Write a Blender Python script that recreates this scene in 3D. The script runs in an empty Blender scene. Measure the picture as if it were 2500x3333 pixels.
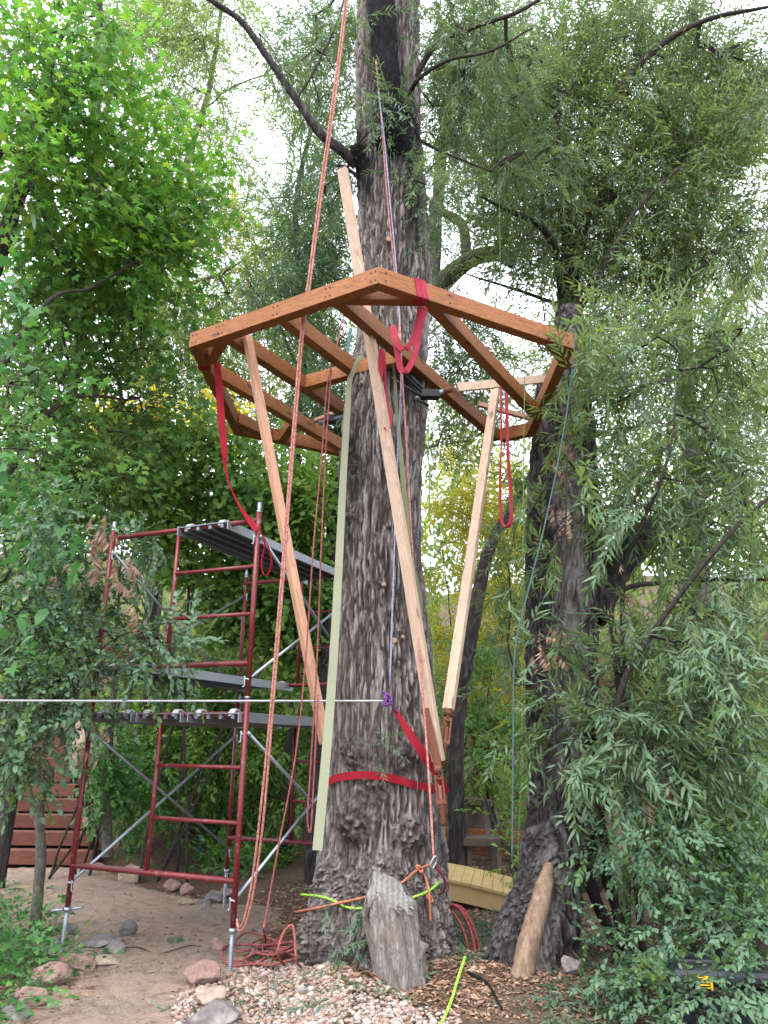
import bpy, math, random
import numpy as np
from mathutils import Vector, Matrix
rng = np.random.default_rng(7); random.seed(7)
sc = bpy.context.scene; COL = sc.collection
# ---------------- camera, world, sun, exposure ----------------
PIT, ROLL, FPX, CAMH = .2996, -.0125, 2444.3, 1.528     # solved from the photograph (2500 x 3333 px)
_F = np.array([0, math.cos(PIT), math.sin(PIT)]); _X = np.array([1., 0, 0]); _U = np.array([0, -math.sin(PIT), math.cos(PIT)])
RX = math.cos(ROLL)*_X-math.sin(ROLL)*_U; UY = math.sin(ROLL)*_X+math.cos(ROLL)*_U
cam_d = bpy.data.cameras.new('camera'); cam = bpy.data.objects.new('camera', cam_d); COL.objects.link(cam)
M = Matrix.Identity(4)
for i in range(3): M[i][0] = RX[i]; M[i][1] = UY[i]; M[i][2] = -_F[i]
M[2][3] = CAMH
cam.matrix_world = M; cam_d.sensor_fit = 'VERTICAL'; cam_d.sensor_height = 36; cam_d.lens = 36*FPX/3333
cam_d.clip_start = .05; cam_d.clip_end = 900; sc.camera = cam
SUN_EL, SUN_AZ = 58, 215                                   # overcast: a high, very soft sun behind the camera's left
w = bpy.data.worlds.new('World'); sc.world = w; w.use_nodes = True
nt = w.node_tree; nt.nodes.clear()
sky = nt.nodes.new('ShaderNodeTexSky'); sky.sky_type = 'NISHITA'; sky.sun_disc = False
sky.sun_elevation = math.radians(SUN_EL); sky.sun_rotation = math.radians(SUN_AZ); sky.dust_density = 3
cl = nt.nodes.new('ShaderNodeMix'); cl.data_type = 'RGBA'; cl.inputs[0].default_value = .8
nt.links.new(sky.outputs[0], cl.inputs[6]); cl.inputs[7].default_value = (11.5, 12.0, 13.0, 1)   # cloud cover
bg = nt.nodes.new('ShaderNodeBackground'); bg.inputs[1].default_value = .13
nt.links.new(cl.outputs[2], bg.inputs[0])
wo = nt.nodes.new('ShaderNodeOutputWorld'); nt.links.new(bg.outputs[0], wo.inputs[0])
sd = bpy.data.lights.new('sun', 'SUN'); sd.energy = 1.3; sd.angle = math.radians(25); sd.color = (1, .96, .9)
so = bpy.data.objects.new('sun', sd); COL.objects.link(so)
az = math.radians(SUN_AZ); el = math.radians(SUN_EL)
so.rotation_euler = Vector((math.sin(az)*math.cos(el), math.cos(az)*math.cos(el), math.sin(el))).to_track_quat('Z', 'Y').to_euler()
sc.view_settings.view_transform = 'Standard'; sc.view_settings.look = 'None'; sc.view_settings.gamma = 1
sc.view_settings.use_curve_mapping = False; sc.view_settings.exposure = 1.42
sc.cycles.max_bounces = 8; sc.cycles.diffuse_bounces = 5; sc.cycles.transmission_bounces = 4

# ---------------- geometry helpers ----------------
def ray(sx, sy): return (sx-1250)/FPX*RX+(1666.5-sy)/FPX*UY+_F
def G(sx, sy, z=0.):                      # point at height z seen at photo pixel (sx, sy)
    d = ray(sx, sy); return d*((z-CAMH)/d[2])+np.array([0, 0, CAMH])
def W(sx, sy, Y):                         # point at distance Y in front seen at photo pixel
    d = ray(sx, sy); return d*(Y/d[1])+np.array([0, 0, CAMH])
K = 1.507
def Dv(x, y, Y):                          # the same for arrays
    d = (np.asarray(x)*K-1250)[:, None]/FPX*RX+(1666.5-np.asarray(y)*K)[:, None]/FPX*UY+_F; return d*(np.asarray(Y)/d[:, 1])[:, None]+np.array([0, 0, CAMH])
def D(x, y, Y): return W(x*K, y*K, Y)     # same, in pixels of the 1659-wide view
def DG(x, y, z=0.): return G(x*K, y*K, z)

def _h(ix, iy, iz, s):
    n = (ix.astype(np.int64)*374761393+iy.astype(np.int64)*668265263+iz.astype(np.int64)*2147483647+s*1274126177) & 0xffffffff
    n = ((n ^ (n >> 13))*1274126177) & 0xffffffff
    n = ((n ^ (n >> 16))*2246822519) & 0xffffffff
    return ((n ^ (n >> 15)) & 0xffffff)/float(0xffffff)
def vn(P, s=0):                           # value noise, 0..1
    P = np.asarray(P, float); i = np.floor(P).astype(np.int64); f = P-i; f = f*f*(3-2*f); r = 0
    for a in (0, 1):
        for b in (0, 1):
            for c in (0, 1):
                wgt = (f[:, 0] if a else 1-f[:, 0])*(f[:, 1] if b else 1-f[:, 1])*(f[:, 2] if c else 1-f[:, 2])
                r = r+wgt*_h(i[:, 0]+a, i[:, 1]+b, i[:, 2]+c, s)
    return r
def fbm(P, o=4, s=0):
    P = np.asarray(P, float); r = 0; a = .5; t = 0
    for k in range(o): r = r+a*vn(P*2**k+k*17.3, s+k); t += a; a *= .5
    return r/t
def worley(P, s=0):                       # F1, F2
    i = np.floor(P).astype(np.int64); f1 = np.full(len(P), 9.); f2 = f1.copy(); idn = np.zeros(len(P))
    for a in (-1, 0, 1):
        for b in (-1, 0, 1):
            for c in (-1, 0, 1):
                x, y, z = i[:, 0]+a, i[:, 1]+b, i[:, 2]+c
                d = np.sqrt((x+_h(x, y, z, s)-P[:, 0])**2+(y+_h(x, y, z, s+1)-P[:, 1])**2+(z+_h(x, y, z, s+2)-P[:, 2])**2)
                nw = d < f1; f2 = np.where(nw, f1, np.minimum(f2, d)); idn = np.where(nw, _h(x, y, z, s+3), idn); f1 = np.where(nw, d, f1)
    return f1, f2, idn

def tag(o, label=None, cat=None, group=None, kind=None):
    for k, v in (('label', label), ('category', cat), ('group', group), ('kind', kind)):
        if v: o[k] = v
    return o
ORG = {}
def empty(name, loc, label, cat, group=None):
    o = bpy.data.objects.new(name, None); COL.objects.link(o); o.location = [float(v) for v in loc]; o.empty_display_size = .1
    ORG[o] = np.array(loc, float); return tag(o, label, cat, group)
def link(name, me, parent=None, org=None):
    o = bpy.data.objects.new(name, me); COL.objects.link(o)
    if parent is not None: o.parent = parent
    ORG[o] = org if org is not None else np.zeros(3)
    return o
def mesh_np(name, V, F, mat, parent=None, smooth=False, org=None, attr=None):
    """V (n,3) world, F (m,k) faces all of one size (or a list); origin goes to parent's origin or org."""
    if parent is not None and org is None: org = ORG[parent]
    if org is None: org = np.zeros(3)
    org = np.array(org, float); me = bpy.data.meshes.new(name); Vl = (np.asarray(V, float)-org).astype(np.float32)
    if isinstance(F, list):
        me.from_pydata(Vl.tolist(), [], F)
    else:
        k = F.shape[1]; me.vertices.add(len(Vl)); me.vertices.foreach_set('co', Vl.ravel())
        me.loops.add(F.size); me.loops.foreach_set('vertex_index', F.ravel().astype(np.int32))
        me.polygons.add(len(F)); me.polygons.foreach_set('loop_start', (np.arange(len(F))*k).astype(np.int32))
        me.polygons.foreach_set('loop_total', np.full(len(F), k, np.int32))
    if attr is not None:
        for an, dom, vals in attr:
            a = me.attributes.new(an, 'FLOAT', dom); a.data.foreach_set('value', vals.astype(np.float32))
    me.update(calc_edges=True)
    if smooth: me.polygons.foreach_set('use_smooth', np.ones(len(me.polygons), bool))
    me.materials.append(mat); me.validate()
    o = link(name, me, parent, org)
    if parent is None: o.location = [float(v) for v in org]
    return o
def catmull(P, n):
    P = np.asarray(P, float)
    if len(P) < 3: t = np.linspace(0, 1, n)[:, None]; return P[0]*(1-t)+P[-1]*t
    Q = np.vstack([2*P[0]-P[1], P, 2*P[-1]-P[-2]]); out = []
    ts = np.linspace(0, len(P)-1, n)
    for t in ts:
        i = min(int(t), len(P)-2); u = t-i; a, b, c, d = Q[i:i+4]
        out.append(.5*((2*b)+(c-a)*u+(2*a-5*b+4*c-d)*u*u+(-a+3*b-3*c+d)*u**3))
    return np.array(out)
def frames(C):
    T = np.gradient(C, axis=0); T /= np.linalg.norm(T, axis=1)[:, None]+1e-12
    up = np.array([0, 0, 1.]) if abs(T[0][2]) < .9 else np.array([0, 1., 0]); Ns = []; n = np.cross(T[0], up); n /= np.linalg.norm(n)
    for t in T:
        n = n-t*(n@t); n /= np.linalg.norm(n)+1e-12; Ns.append(n)
    Ns = np.array(Ns); return T, Ns, np.cross(T, Ns)
class MB:
    def __init__(s): s.v = []; s.f = []
    def add(s, V, F):
        b = len(s.v); s.v += [tuple(float(q) for q in p) for p in V]; s.f += [tuple(int(i)+b for i in f) for f in F]; return s
    def tube(s, P, r, n=8, seg=None, cap=True):
        C = catmull(P, seg or max(2, (len(P)-1)*5+1)) if len(P) > 2 or seg else np.asarray(P, float)
        m = len(C); R = np.interp(np.linspace(0, 1, m), np.linspace(0, 1, len(r)), r) if np.ndim(r) else np.full(m, r)
        T, A, B = frames(C); a = np.arange(n)*2*math.pi/n
        V = (C[:, None]+R[:, None, None]*(np.cos(a)[None, :, None]*A[:, None]+np.sin(a)[None, :, None]*B[:, None])).reshape(-1, 3)
        F = [(i*n+j, i*n+(j+1) % n, (i+1)*n+(j+1) % n, (i+1)*n+j) for i in range(m-1) for j in range(n)]
        if cap: F += [tuple(range(n))[::-1], tuple((m-1)*n+j for j in range(n))]
        return s.add(V, F)
    def box(s, c, sx, sy, sz, ax=None):
        ax = np.eye(3) if ax is None else ax; c = np.asarray(c, float)
        V = [c+ax[0]*sx/2*i+ax[1]*sy/2*j+ax[2]*sz/2*k for i in (-1, 1) for j in (-1, 1) for k in (-1, 1)]
        return s.add(V, [(0, 1, 3, 2), (4, 6, 7, 5), (0, 4, 5, 1), (2, 3, 7, 6), (0, 2, 6, 4), (1, 5, 7, 3)])
    def ribbon(s, P, width, wd, th=.004, seg=None):
        """flat strap along P, width along the direction(s) wd"""
        C = catmull(P, seg or (len(P)-1)*6+1); m = len(C); wd = np.asarray(wd, float)
        Wd = wd[None].repeat(m, 0) if wd.ndim == 1 else np.array([[np.interp(t, np.linspace(0, 1, len(wd)), wd[:, k]) for k in range(3)] for t in np.linspace(0, 1, m)])
        T = np.gradient(C, axis=0); T /= np.linalg.norm(T, axis=1)[:, None]+1e-9
        Wd = Wd-T*(Wd*T).sum(1)[:, None]; Wd /= np.linalg.norm(Wd, axis=1)[:, None]+1e-9; N = np.cross(T, Wd)
        wv = np.interp(np.linspace(0, 1, m), np.linspace(0, 1, len(width)), width) if np.ndim(width) else np.full(m, width)
        h = wv[:, None]/2; V = np.stack([C-Wd*h-N*th/2, C+Wd*h-N*th/2, C+Wd*h+N*th/2, C-Wd*h+N*th/2], 1).reshape(-1, 3)
        F = [(i*4+j, i*4+(j+1) % 4, i*4+4+(j+1) % 4, i*4+4+j) for i in range(m-1) for j in range(4)]+[(3, 2, 1, 0), tuple((m-1)*4+j for j in range(4))]
        return s.add(V, F)
    def build(s, name, mat, parent=None, smooth=False, org=None, bevel=0):
        if parent is None and org is None: org = np.array(s.v).mean(0); org[2] = np.array(s.v)[:, 2].min()
        o = mesh_np(name, np.array(s.v), [list(f) for f in s.f], mat, parent, smooth, org)
        if bevel: bv(o, bevel)
        return o
def bv(o, wd, seg=2):
    m = o.modifiers.new('bevel', 'BEVEL'); m.width = wd; m.segments = seg; m.limit_method = 'ANGLE'; return o
def timber(name, p0, p1, wd, ht, mat, parent=None, m0=0., m1=0., up=(0, 0, 1), bevel=.003, side=None):
    """a board whose own X runs along its length (so that the grain does); m0/m1 shear the ends (mitres)"""
    p0 = np.asarray(p0, float); p1 = np.asarray(p1, float); L = np.linalg.norm(p1-p0); x = (p1-p0)/L
    up = np.asarray(up, float) if side is None else np.cross(x, np.asarray(side, float))
    z = up-x*(up@x); z /= np.linalg.norm(z); y = np.cross(z, x); n = 7; V = []
    for i in range(n):
        t = i/(n-1)
        for yy, zz in ((-1, -1), (1, -1), (1, 1), (-1, 1)):
            Yy = yy*wd/2; V.append((t*L-L/2+Yy*(m0*(1-t)+m1*t), Yy, zz*ht/2))
    F = [[i*4+j, i*4+(j+1) % 4, i*4+4+(j+1) % 4, i*4+4+j] for i in range(n-1) for j in range(4)]+[[3, 2, 1, 0], [(n-1)*4+j for j in range(4)]]
    me = bpy.data.meshes.new(name); me.from_pydata(V, [], F); me.update(); me.materials.append(mat)
    o = link(name, me, parent, (p0+p1)/2); R = Matrix([[x[i], y[i], z[i]] for i in range(3)]).to_4x4()
    c = (p0+p1)/2-(ORG[parent] if parent is not None else 0); o.matrix_local = Matrix.Translation(Vector(c.tolist())) @ R
    if bevel: bv(o, bevel)
    o['_ax'] = 1; del o['_ax']
    return o

# ---------------- materials ----------------
def newmat(name, rough=.7, spec=.3):
    m = bpy.data.materials.new(name); m.use_nodes = True; t = m.node_tree; b = t.nodes['Principled BSDF']
    b.inputs['Roughness'].default_value = rough; b.inputs['Specular IOR Level'].default_value = spec
    return m, t, b
def N(t, typ, **kw):
    n = t.nodes.new(typ)
    for k, v in kw.items():
        if k in ('operation', 'blend_type', 'data_type', 'feature', 'distance', 'wave_type', 'bands_direction', 'noise_dimensions'): setattr(n, k, v)
        else: n.inputs[k].default_value = v
    return n
def coords(t, scale, space='Object'):
    c = t.nodes.new('ShaderNodeTexCoord'); mp = t.nodes.new('ShaderNodeMapping'); t.links.new(c.outputs[space], mp.inputs[0])
    mp.inputs['Scale'].default_value = scale if np.ndim(scale) else (scale,)*3; return mp.outputs[0]
def noise(t, vec, scale=5, detail=6, rough=.6, dist=0):
    n = N(t, 'ShaderNodeTexNoise'); n.inputs['Scale'].default_value = scale; n.inputs['Detail'].default_value = detail
    n.inputs['Roughness'].default_value = rough; n.inputs['Distortion'].default_value = dist
    if vec is not None: t.links.new(vec, n.inputs['Vector'])
    return n.outputs[0]
def ramp(t, fac, stops):
    r = t.nodes.new('ShaderNodeValToRGB'); t.links.new(fac, r.inputs[0]); e = r.color_ramp.elements
    while len(e) < len(stops): e.new(.5)
    for i, (p, c) in enumerate(stops): e[i].position = p; e[i].color = (*c, 1)
    return r.outputs[0]
def mix(t, fac, a, b, mode='MIX'):
    m = t.nodes.new('ShaderNodeMix'); m.data_type = 'RGBA'; m.blend_type = mode
    for s, v in ((0, fac), (6, a), (7, b)):
        if hasattr(v, 'links') or hasattr(v, 'is_linked'): t.links.new(v, m.inputs[s])
        else: m.inputs[s].default_value = v if s == 0 else (*v, 1)
    return m.outputs[2]
def bump(t, b, h, strength=.4, dist=.01):
    n = t.nodes.new('ShaderNodeBump'); n.inputs['Strength'].default_value = strength; n.inputs['Distance'].default_value = dist
    t.links.new(h, n.inputs['Height']); t.links.new(n.outputs[0], b.inputs['Normal'])
def mapr(t, v, a, b, c=0, d=1):
    m = t.nodes.new('ShaderNodeMapRange'); t.links.new(v, m.inputs[0])
    for i, q in enumerate((a, b, c, d)): m.inputs[i+1].default_value = q
    return m.outputs[0]

def wood(name, dark, mid, light, rough=.6, knots=True, bs=.25):
    m, t, b = newmat(name, rough); inf = t.nodes.new('ShaderNodeObjectInfo')
    co = t.nodes.new('ShaderNodeTexCoord'); add = t.nodes.new('ShaderNodeVectorMath'); add.operation = 'MULTIPLY_ADD'
    t.links.new(inf.outputs['Random'], add.inputs[0]); add.inputs[1].default_value = (37, 11, 23); t.links.new(co.outputs['Object'], add.inputs[2])
    mp = t.nodes.new('ShaderNodeMapping'); t.links.new(add.outputs[0], mp.inputs[0]); mp.inputs['Scale'].default_value = (1.1, 14, 14)
    v = mp.outputs[0]; n1 = noise(t, v, 1.3, 3, .5, .8)
    wv = t.nodes.new('ShaderNodeMath'); wv.operation = 'MULTIPLY'; t.links.new(n1, wv.inputs[0]); wv.inputs[1].default_value = 90
    sn = t.nodes.new('ShaderNodeMath'); sn.operation = 'SINE'; t.links.new(wv.outputs[0], sn.inputs[0])
    grain = mapr(t, sn.outputs[0], -1, 1); fine = noise(t, v, 9, 5, .7)
    c = ramp(t, grain, [(0, dark), (.45, mid), (1, light)]); c2 = ramp(t, fine, [(.25, dark), (.5, mid), (.75, light)])
    c = mix(t, .5, c, c2)
    big = noise(t, add.outputs[0], 3, 3); c = mix(t, mapr(t, big, .4, .75, 0, .45), c, tuple(q*.72 for q in mid))
    if knots:
        vo = t.nodes.new('ShaderNodeTexVoronoi'); mp2 = t.nodes.new('ShaderNodeMapping'); t.links.new(add.outputs[0], mp2.inputs[0])
        mp2.inputs['Scale'].default_value = (2.6, 7, 7); t.links.new(mp2.outputs[0], vo.inputs['Vector']); vo.inputs['Scale'].default_value = 1
        c = mix(t, mapr(t, vo.outputs['Distance'], .08, .16, .75, 0), c, tuple(q*.4 for q in dark))
    hv_ = t.nodes.new('ShaderNodeHueSaturation'); t.links.new(mapr(t, inf.outputs['Random'], 0, 1, .78, 1.14), hv_.inputs['Value']); t.links.new(c, hv_.inputs['Color']); c = hv_.outputs[0]; stn = noise(t, add.outputs[0], 8, 6, .7); c = mix(t, mapr(t, stn, .56, .72, 0, .5), c, tuple(q*.45 for q in mid)); t.links.new(c, b.inputs['Base Color']); bump(t, b, fine, bs, .003); return m
def paint(name, col, rough=.4, metal=0., wear=None, ws=30, spec=.5, wa=.62, wb=.7):
    m, t, b = newmat(name, rough, spec); b.inputs['Metallic'].default_value = metal
    v = coords(t, 1.); n = noise(t, v, ws, 6, .65); n2 = noise(t, v, 4, 4)
    c = mix(t, mapr(t, n2, .3, .7, 0, .5), col, tuple(q*.7 for q in col))
    if wear: c = mix(t, mapr(t, n, wa, wb), c, wear)
    t.links.new(c, b.inputs['Base Color']); t.links.new(mapr(t, n, .3, .7, rough*.8, min(1, rough*1.3)), b.inputs['Roughness'])
    bump(t, b, n, .15, .002); return m
def bark(name, cols, stain=None, vs=(1, 1, .16), bs=.7, rough=.9, plates=False):
    m, t, b = newmat(name, rough, .15); v = coords(t, vs); n = noise(t, v, 26, 8, .7, .3); n2 = noise(t, coords(t, (1, 1, .5)), 3.2, 5, .6)
    n3 = noise(t, v, 90, 5, .7)
    at = t.nodes.new('ShaderNodeAttribute'); at.attribute_name = 'plate'
    c = ramp(t, n, [(.3, cols[0]), (.5, cols[1]), (.68, cols[2])])
    c = mix(t, mapr(t, n2, .38, .66), c, mix(t, .5, c, cols[3]))
    c = mix(t, mapr(t, n3, .35, .7, 0, .5), c, cols[0])
    if plates: c = mix(t, mapr(t, at.outputs['Fac'], .06, .4, .85, 0), c, tuple(q*.6 for q in cols[0])); c = mix(t, mapr(t, at.outputs['Fac'], .62, .95, 0, .7), c, tuple(q*1.1 for q in cols[2]))  # dark furrows, pale ridges: weathered bark plus relief shading put into the colour
    if stain:
        a2 = t.nodes.new('ShaderNodeAttribute'); a2.attribute_name = 'stain'; c = mix(t, a2.outputs['Fac'], c, stain)
    n4 = noise(t, coords(t, (1, 1, .10)), 70, 6, .72, .9)
    c = mix(t, mapr(t, n4, .36, .52, .5, 0), c, tuple(q*.7 for q in cols[0])); c = mix(t, mapr(t, n4, .58, .72, 0, .5), c, cols[2])
    t.links.new(c, b.inputs['Base Color']); bump(t, b, n4, 1., .02 if plates else .006); return m
def leafmat(name, stops, stem=(.07, .055, .04), trans=.42, under=None):
    m, t, b = newmat(name, .42, .35); at = t.nodes.new('ShaderNodeAttribute'); at.attribute_name = 'tint'
    c = ramp(t, at.outputs['Fac'], stops); g = t.nodes.new('ShaderNodeNewGeometry')
    if under: c = mix(t, mapr(t, g.outputs['Backfacing'], 0, 1, 0, .7), c, under)
    lt = t.nodes.new('ShaderNodeMath'); lt.operation = 'LESS_THAN'; t.links.new(at.outputs['Fac'], lt.inputs[0]); lt.inputs[1].default_value = -.5
    c = mix(t, lt.outputs[0], c, stem); t.links.new(c, b.inputs['Base Color'])
    tr = t.nodes.new('ShaderNodeBsdfTranslucent'); hs = t.nodes.new('ShaderNodeHueSaturation'); hs.inputs['Hue'].default_value = .493
    hs.inputs['Saturation'].default_value = 1.02; hs.inputs['Value'].default_value = 1.5; t.links.new(c, hs.inputs['Color']); t.links.new(hs.outputs[0], tr.inputs[0])
    ms = t.nodes.new('ShaderNodeMixShader'); fac = t.nodes.new('ShaderNodeMath'); fac.operation = 'MULTIPLY_ADD'
    t.links.new(lt.outputs[0], fac.inputs[0]); fac.inputs[1].default_value = -trans; fac.inputs[2].default_value = trans
    t.links.new(fac.outputs[0], ms.inputs[0]); t.links.new(b.outputs[0], ms.inputs[1]); t.links.new(tr.outputs[0], ms.inputs[2])
    t.links.new(ms.outputs[0], t.nodes['Material Output'].inputs[0]); return m

# ---------------- foliage library ----------------
def leaf_lance(L, wd, tris=4, bend=.15):
    if tris == 2: return np.array([(0, 0, 0), (.42*L, wd/2, .12*wd), (L, 0, -bend*L), (.42*L, -wd/2, .12*wd)]), np.array([(0, 1, 2), (0, 2, 3)])
    V = np.array([(0, 0, 0), (.3*L, wd/2, .15*wd-.02*L), (.3*L, -wd/2, .15*wd-.02*L), (.68*L, .36*wd, .1*wd-.5*bend*L), (.68*L, -.36*wd, .1*wd-.5*bend*L), (L, 0, -bend*L)])
    return V, np.array([(0, 1, 2), (1, 3, 4), (1, 4, 2), (3, 5, 4)])
def leaf_ovate(L, wd, tris=4): 
    V, F = leaf_lance(L, wd, 4, .2); V = V.copy(); V[1:3, 0] *= 1.05; V[3:5, 1] *= 1.1; return V, F
def leaf_palm(L, tris=10):
    a = np.radians([180, 128, 98, 72, 52, 30, 16, 0, -16, -30, -52, -72, -98, -128]); r = np.array([.12, .42, .5, .36, .78, .46, .55, 1, .55, .46, .78, .36, .5, .42])*L*.62
    P = np.stack([np.cos(a)*r+.38*L, np.sin(a)*r, -.28*(r/L)**2*L], 1); P = P[np.argsort(-a)][::-1] if False else P
    V = np.vstack([[(.38*L, 0, .02*L)], P]); n = len(P); return V, np.array([(0, 1+(i+1) % n, 1+i) for i in range(n)])
def rot_to(d, roll):
    """matrices (N,3,3) whose columns are X=d, rolled"""
    d = d/np.linalg.norm(d, axis=1)[:, None]; up = np.tile([0, 0, 1.], (len(d), 1)); up[np.abs(d[:, 2]) > .95] = (0, 1, 0)
    y = np.cross(up, d); y /= np.linalg.norm(y, axis=1)[:, None]; z = np.cross(d, y)
    c, s = np.cos(roll)[:, None], np.sin(roll)[:, None]; y2 = y*c+z*s; z2 = z*c-y*s
    return np.stack([d, y2, z2], 2)
def twig(kind, seed, far=False, full=1.):
    r = np.random.default_rng(seed); Vs = []; Fs = []; Ts = []; nb = 0
    spec = {'willow': (.42, 20, .1, .0145), 'maple': (.34, 9, .085, .0), 'vine': (.3, 18, .042, .02), 'ovate': (.34, 13, .075, .036), 'dead': (.16, 10, .11, .018), 'frond': (.3, 14, .13, .019)}[kind]
    SL, n, LL, LW = spec; n = int(n*full)
    if far: n = max(5, int(n*.75))
    droop = r.uniform(.05, .3); curl = r.uniform(-.2, .2)
    def sp(t): return np.array([SL*t, curl*SL*t*t, -droop*SL*t*t])
    m = 4; st = [sp(i/(m-1)) for i in range(m)]; rad = .0022
    for i, c in enumerate(st):
        for k in range(3): Vs.append([c+np.array([0, math.cos(k*2.1), math.sin(k*2.1)])*rad*(1-.6*i/m)])
    for i in range(m-1):
        for k in range(3): a, b = i*3+k, i*3+(k+1) % 3; Fs.append([(a, b, b+3)]); Fs.append([(a, b+3, a+3)]); Ts += [-1, -1]
    nb = 3*m
    for i in range(n):
        t = (i+1)/n; p = sp(t); side = 1 if i % 2 else -1
        if kind == 'maple': side = r.choice([-1, 1]); V, F = leaf_palm(LL*r.uniform(.65, 1.25)) if not far else leaf_ovate(LL*1.05, LL*.9)
        elif kind in ('willow', 'dead', 'frond'): V, F = leaf_lance(LL*r.uniform(.6, 1.15)*(1-.25*t), LW*r.uniform(.8, 1.2), 2 if far else 4, r.uniform(-.05, .35))
        else: V, F = leaf_ovate(LL*r.uniform(.6, 1.2), LW*r.uniform(.8, 1.2))
        if far and kind in ('vine', 'ovate'): V, F = leaf_lance(LL*1.1, LW*1.15, 2)
        ang = side*r.uniform(.35, 1.0) if i < n-1 else r.uniform(-.2, .2); az = r.uniform(-1.1, 1.1)
        d = np.array([math.cos(ang), math.sin(ang)*math.cos(az), math.sin(ang)*math.sin(az)*.7+r.uniform(-.45, .15)])
        if kind == 'dead': d = np.array([.3, r.uniform(-.5, .5), -1])
        if kind == 'maple': p = p+d*.04
        R = rot_to(d[None], np.array([r.uniform(-.7, .7)]))[0]; Vs.append(V@R.T+p); Fs.append(F+nb); nb += len(V); Ts += [r.uniform(0, 1)*.5+.0]*len(F)
    return np.vstack([np.atleast_2d(v) for v in Vs]), np.vstack([np.atleast_2d(f) for f in Fs]), np.array(Ts)
TW = {}
def twigs(kind, far, k=6):
    if (kind, far) not in TW: TW[(kind, far)] = [twig(kind, 100+i, far) for i in range(k)]
    return TW[(kind, far)]
NTRI = [0]
def foliage(name, P, Dr, S, kind, far, mat, parent, tintoff=None, seed=0):
    r = np.random.default_rng(seed); T = twigs(kind, far); pick = r.integers(0, len(T), len(P)); R = rot_to(Dr, r.uniform(-.6, .6, len(P)))
    if tintoff is None: tintoff = r.uniform(0, .5, len(P))
    Va = []; Fa = []; Ta = []; nb = 0
    for k, (V, F, t) in enumerate(T):
        ix = np.where(pick == k)[0]
        if not len(ix): continue
        v = np.einsum('nij,mj->nmi', R[ix], V)*S[ix][:, None, None]+P[ix][:, None]
        f = F[None]+(np.arange(len(ix))*len(V))[:, None, None]+nb
        tt = np.where(t[None] < 0, -1, np.clip(t[None]+tintoff[ix][:, None], 0, 1))
        Va.append(v.reshape(-1, 3)); Fa.append(f.reshape(-1, 3)); Ta.append(tt.ravel()); nb += v.shape[0]*v.shape[1]
    V = np.vstack(Va); F = np.vstack(Fa); NTRI[0] += len(F)
    o = mesh_np(name, V, F, mat, parent, attr=[('tint', 'FACE', np.concatenate(Ta))]); tag(o, kind='stuff'); return o
HOLES = []                                   # openings where the sky shows (view px, radii)
def in_hole(x, y, r):
    m = np.zeros(len(x), bool)
    for hx, hy, ha, hb, p in HOLES: m |= (((x-hx)/ha)**2+((y-hy)/hb)**2 < 1) & (r.random(len(x)) < p)
    return m
def blobs(L, seed, holes=True, clump=1.6, thr=.42):
    """crown volumes: (x, y, rx, ry in view px, distance, half depth, count) -> twig cluster centres"""
    r = np.random.default_rng(seed); out = []
    for (x, y, rx, ry, Y, rY, n) in L:
        q = r.normal(size=(n*2, 3)); q /= np.linalg.norm(q, axis=1)[:, None]; q *= r.random((n*2, 1))**.4
        X = x+q[:, 0]*rx; Yy = y+q[:, 1]*ry; Dp = Y+q[:, 2]*rY; k = np.ones(len(X), bool)
        if holes: k &= ~in_hole(X, Yy, r)
        P = Dv(X, Yy, Dp)
        k &= vn(P*clump, seed) > thr*r.uniform(.5, 1.2, len(P)); k &= P[:, 2] > .12
        out.append(P[k][:n])
    return np.vstack(out)
def connect(samp, targets, penk=.15):
    targets = np.asarray(targets); dl = np.array([np.min(np.linalg.norm(samp-t, axis=1)) for t in targets]); order = np.argsort(dl)
    pool = np.vstack([samp, targets]); pen = np.concatenate([np.zeros(len(samp)), np.full(len(targets), 1e9)]); kids = np.zeros(len(pool)); par = {}
    for j in order:
        cst = np.linalg.norm(pool-targets[j], axis=1)+pen; par[j] = int(np.argmin(cst)); pen[len(samp)+j] = penk*dl[j]+.06
    for j in order[::-1]:
        if par[j] >= len(samp): kids[par[j]] += kids[len(samp)+j]+1
    return [(pool[par[j]], targets[j], kids[len(samp)+j]) for j in order]
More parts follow.
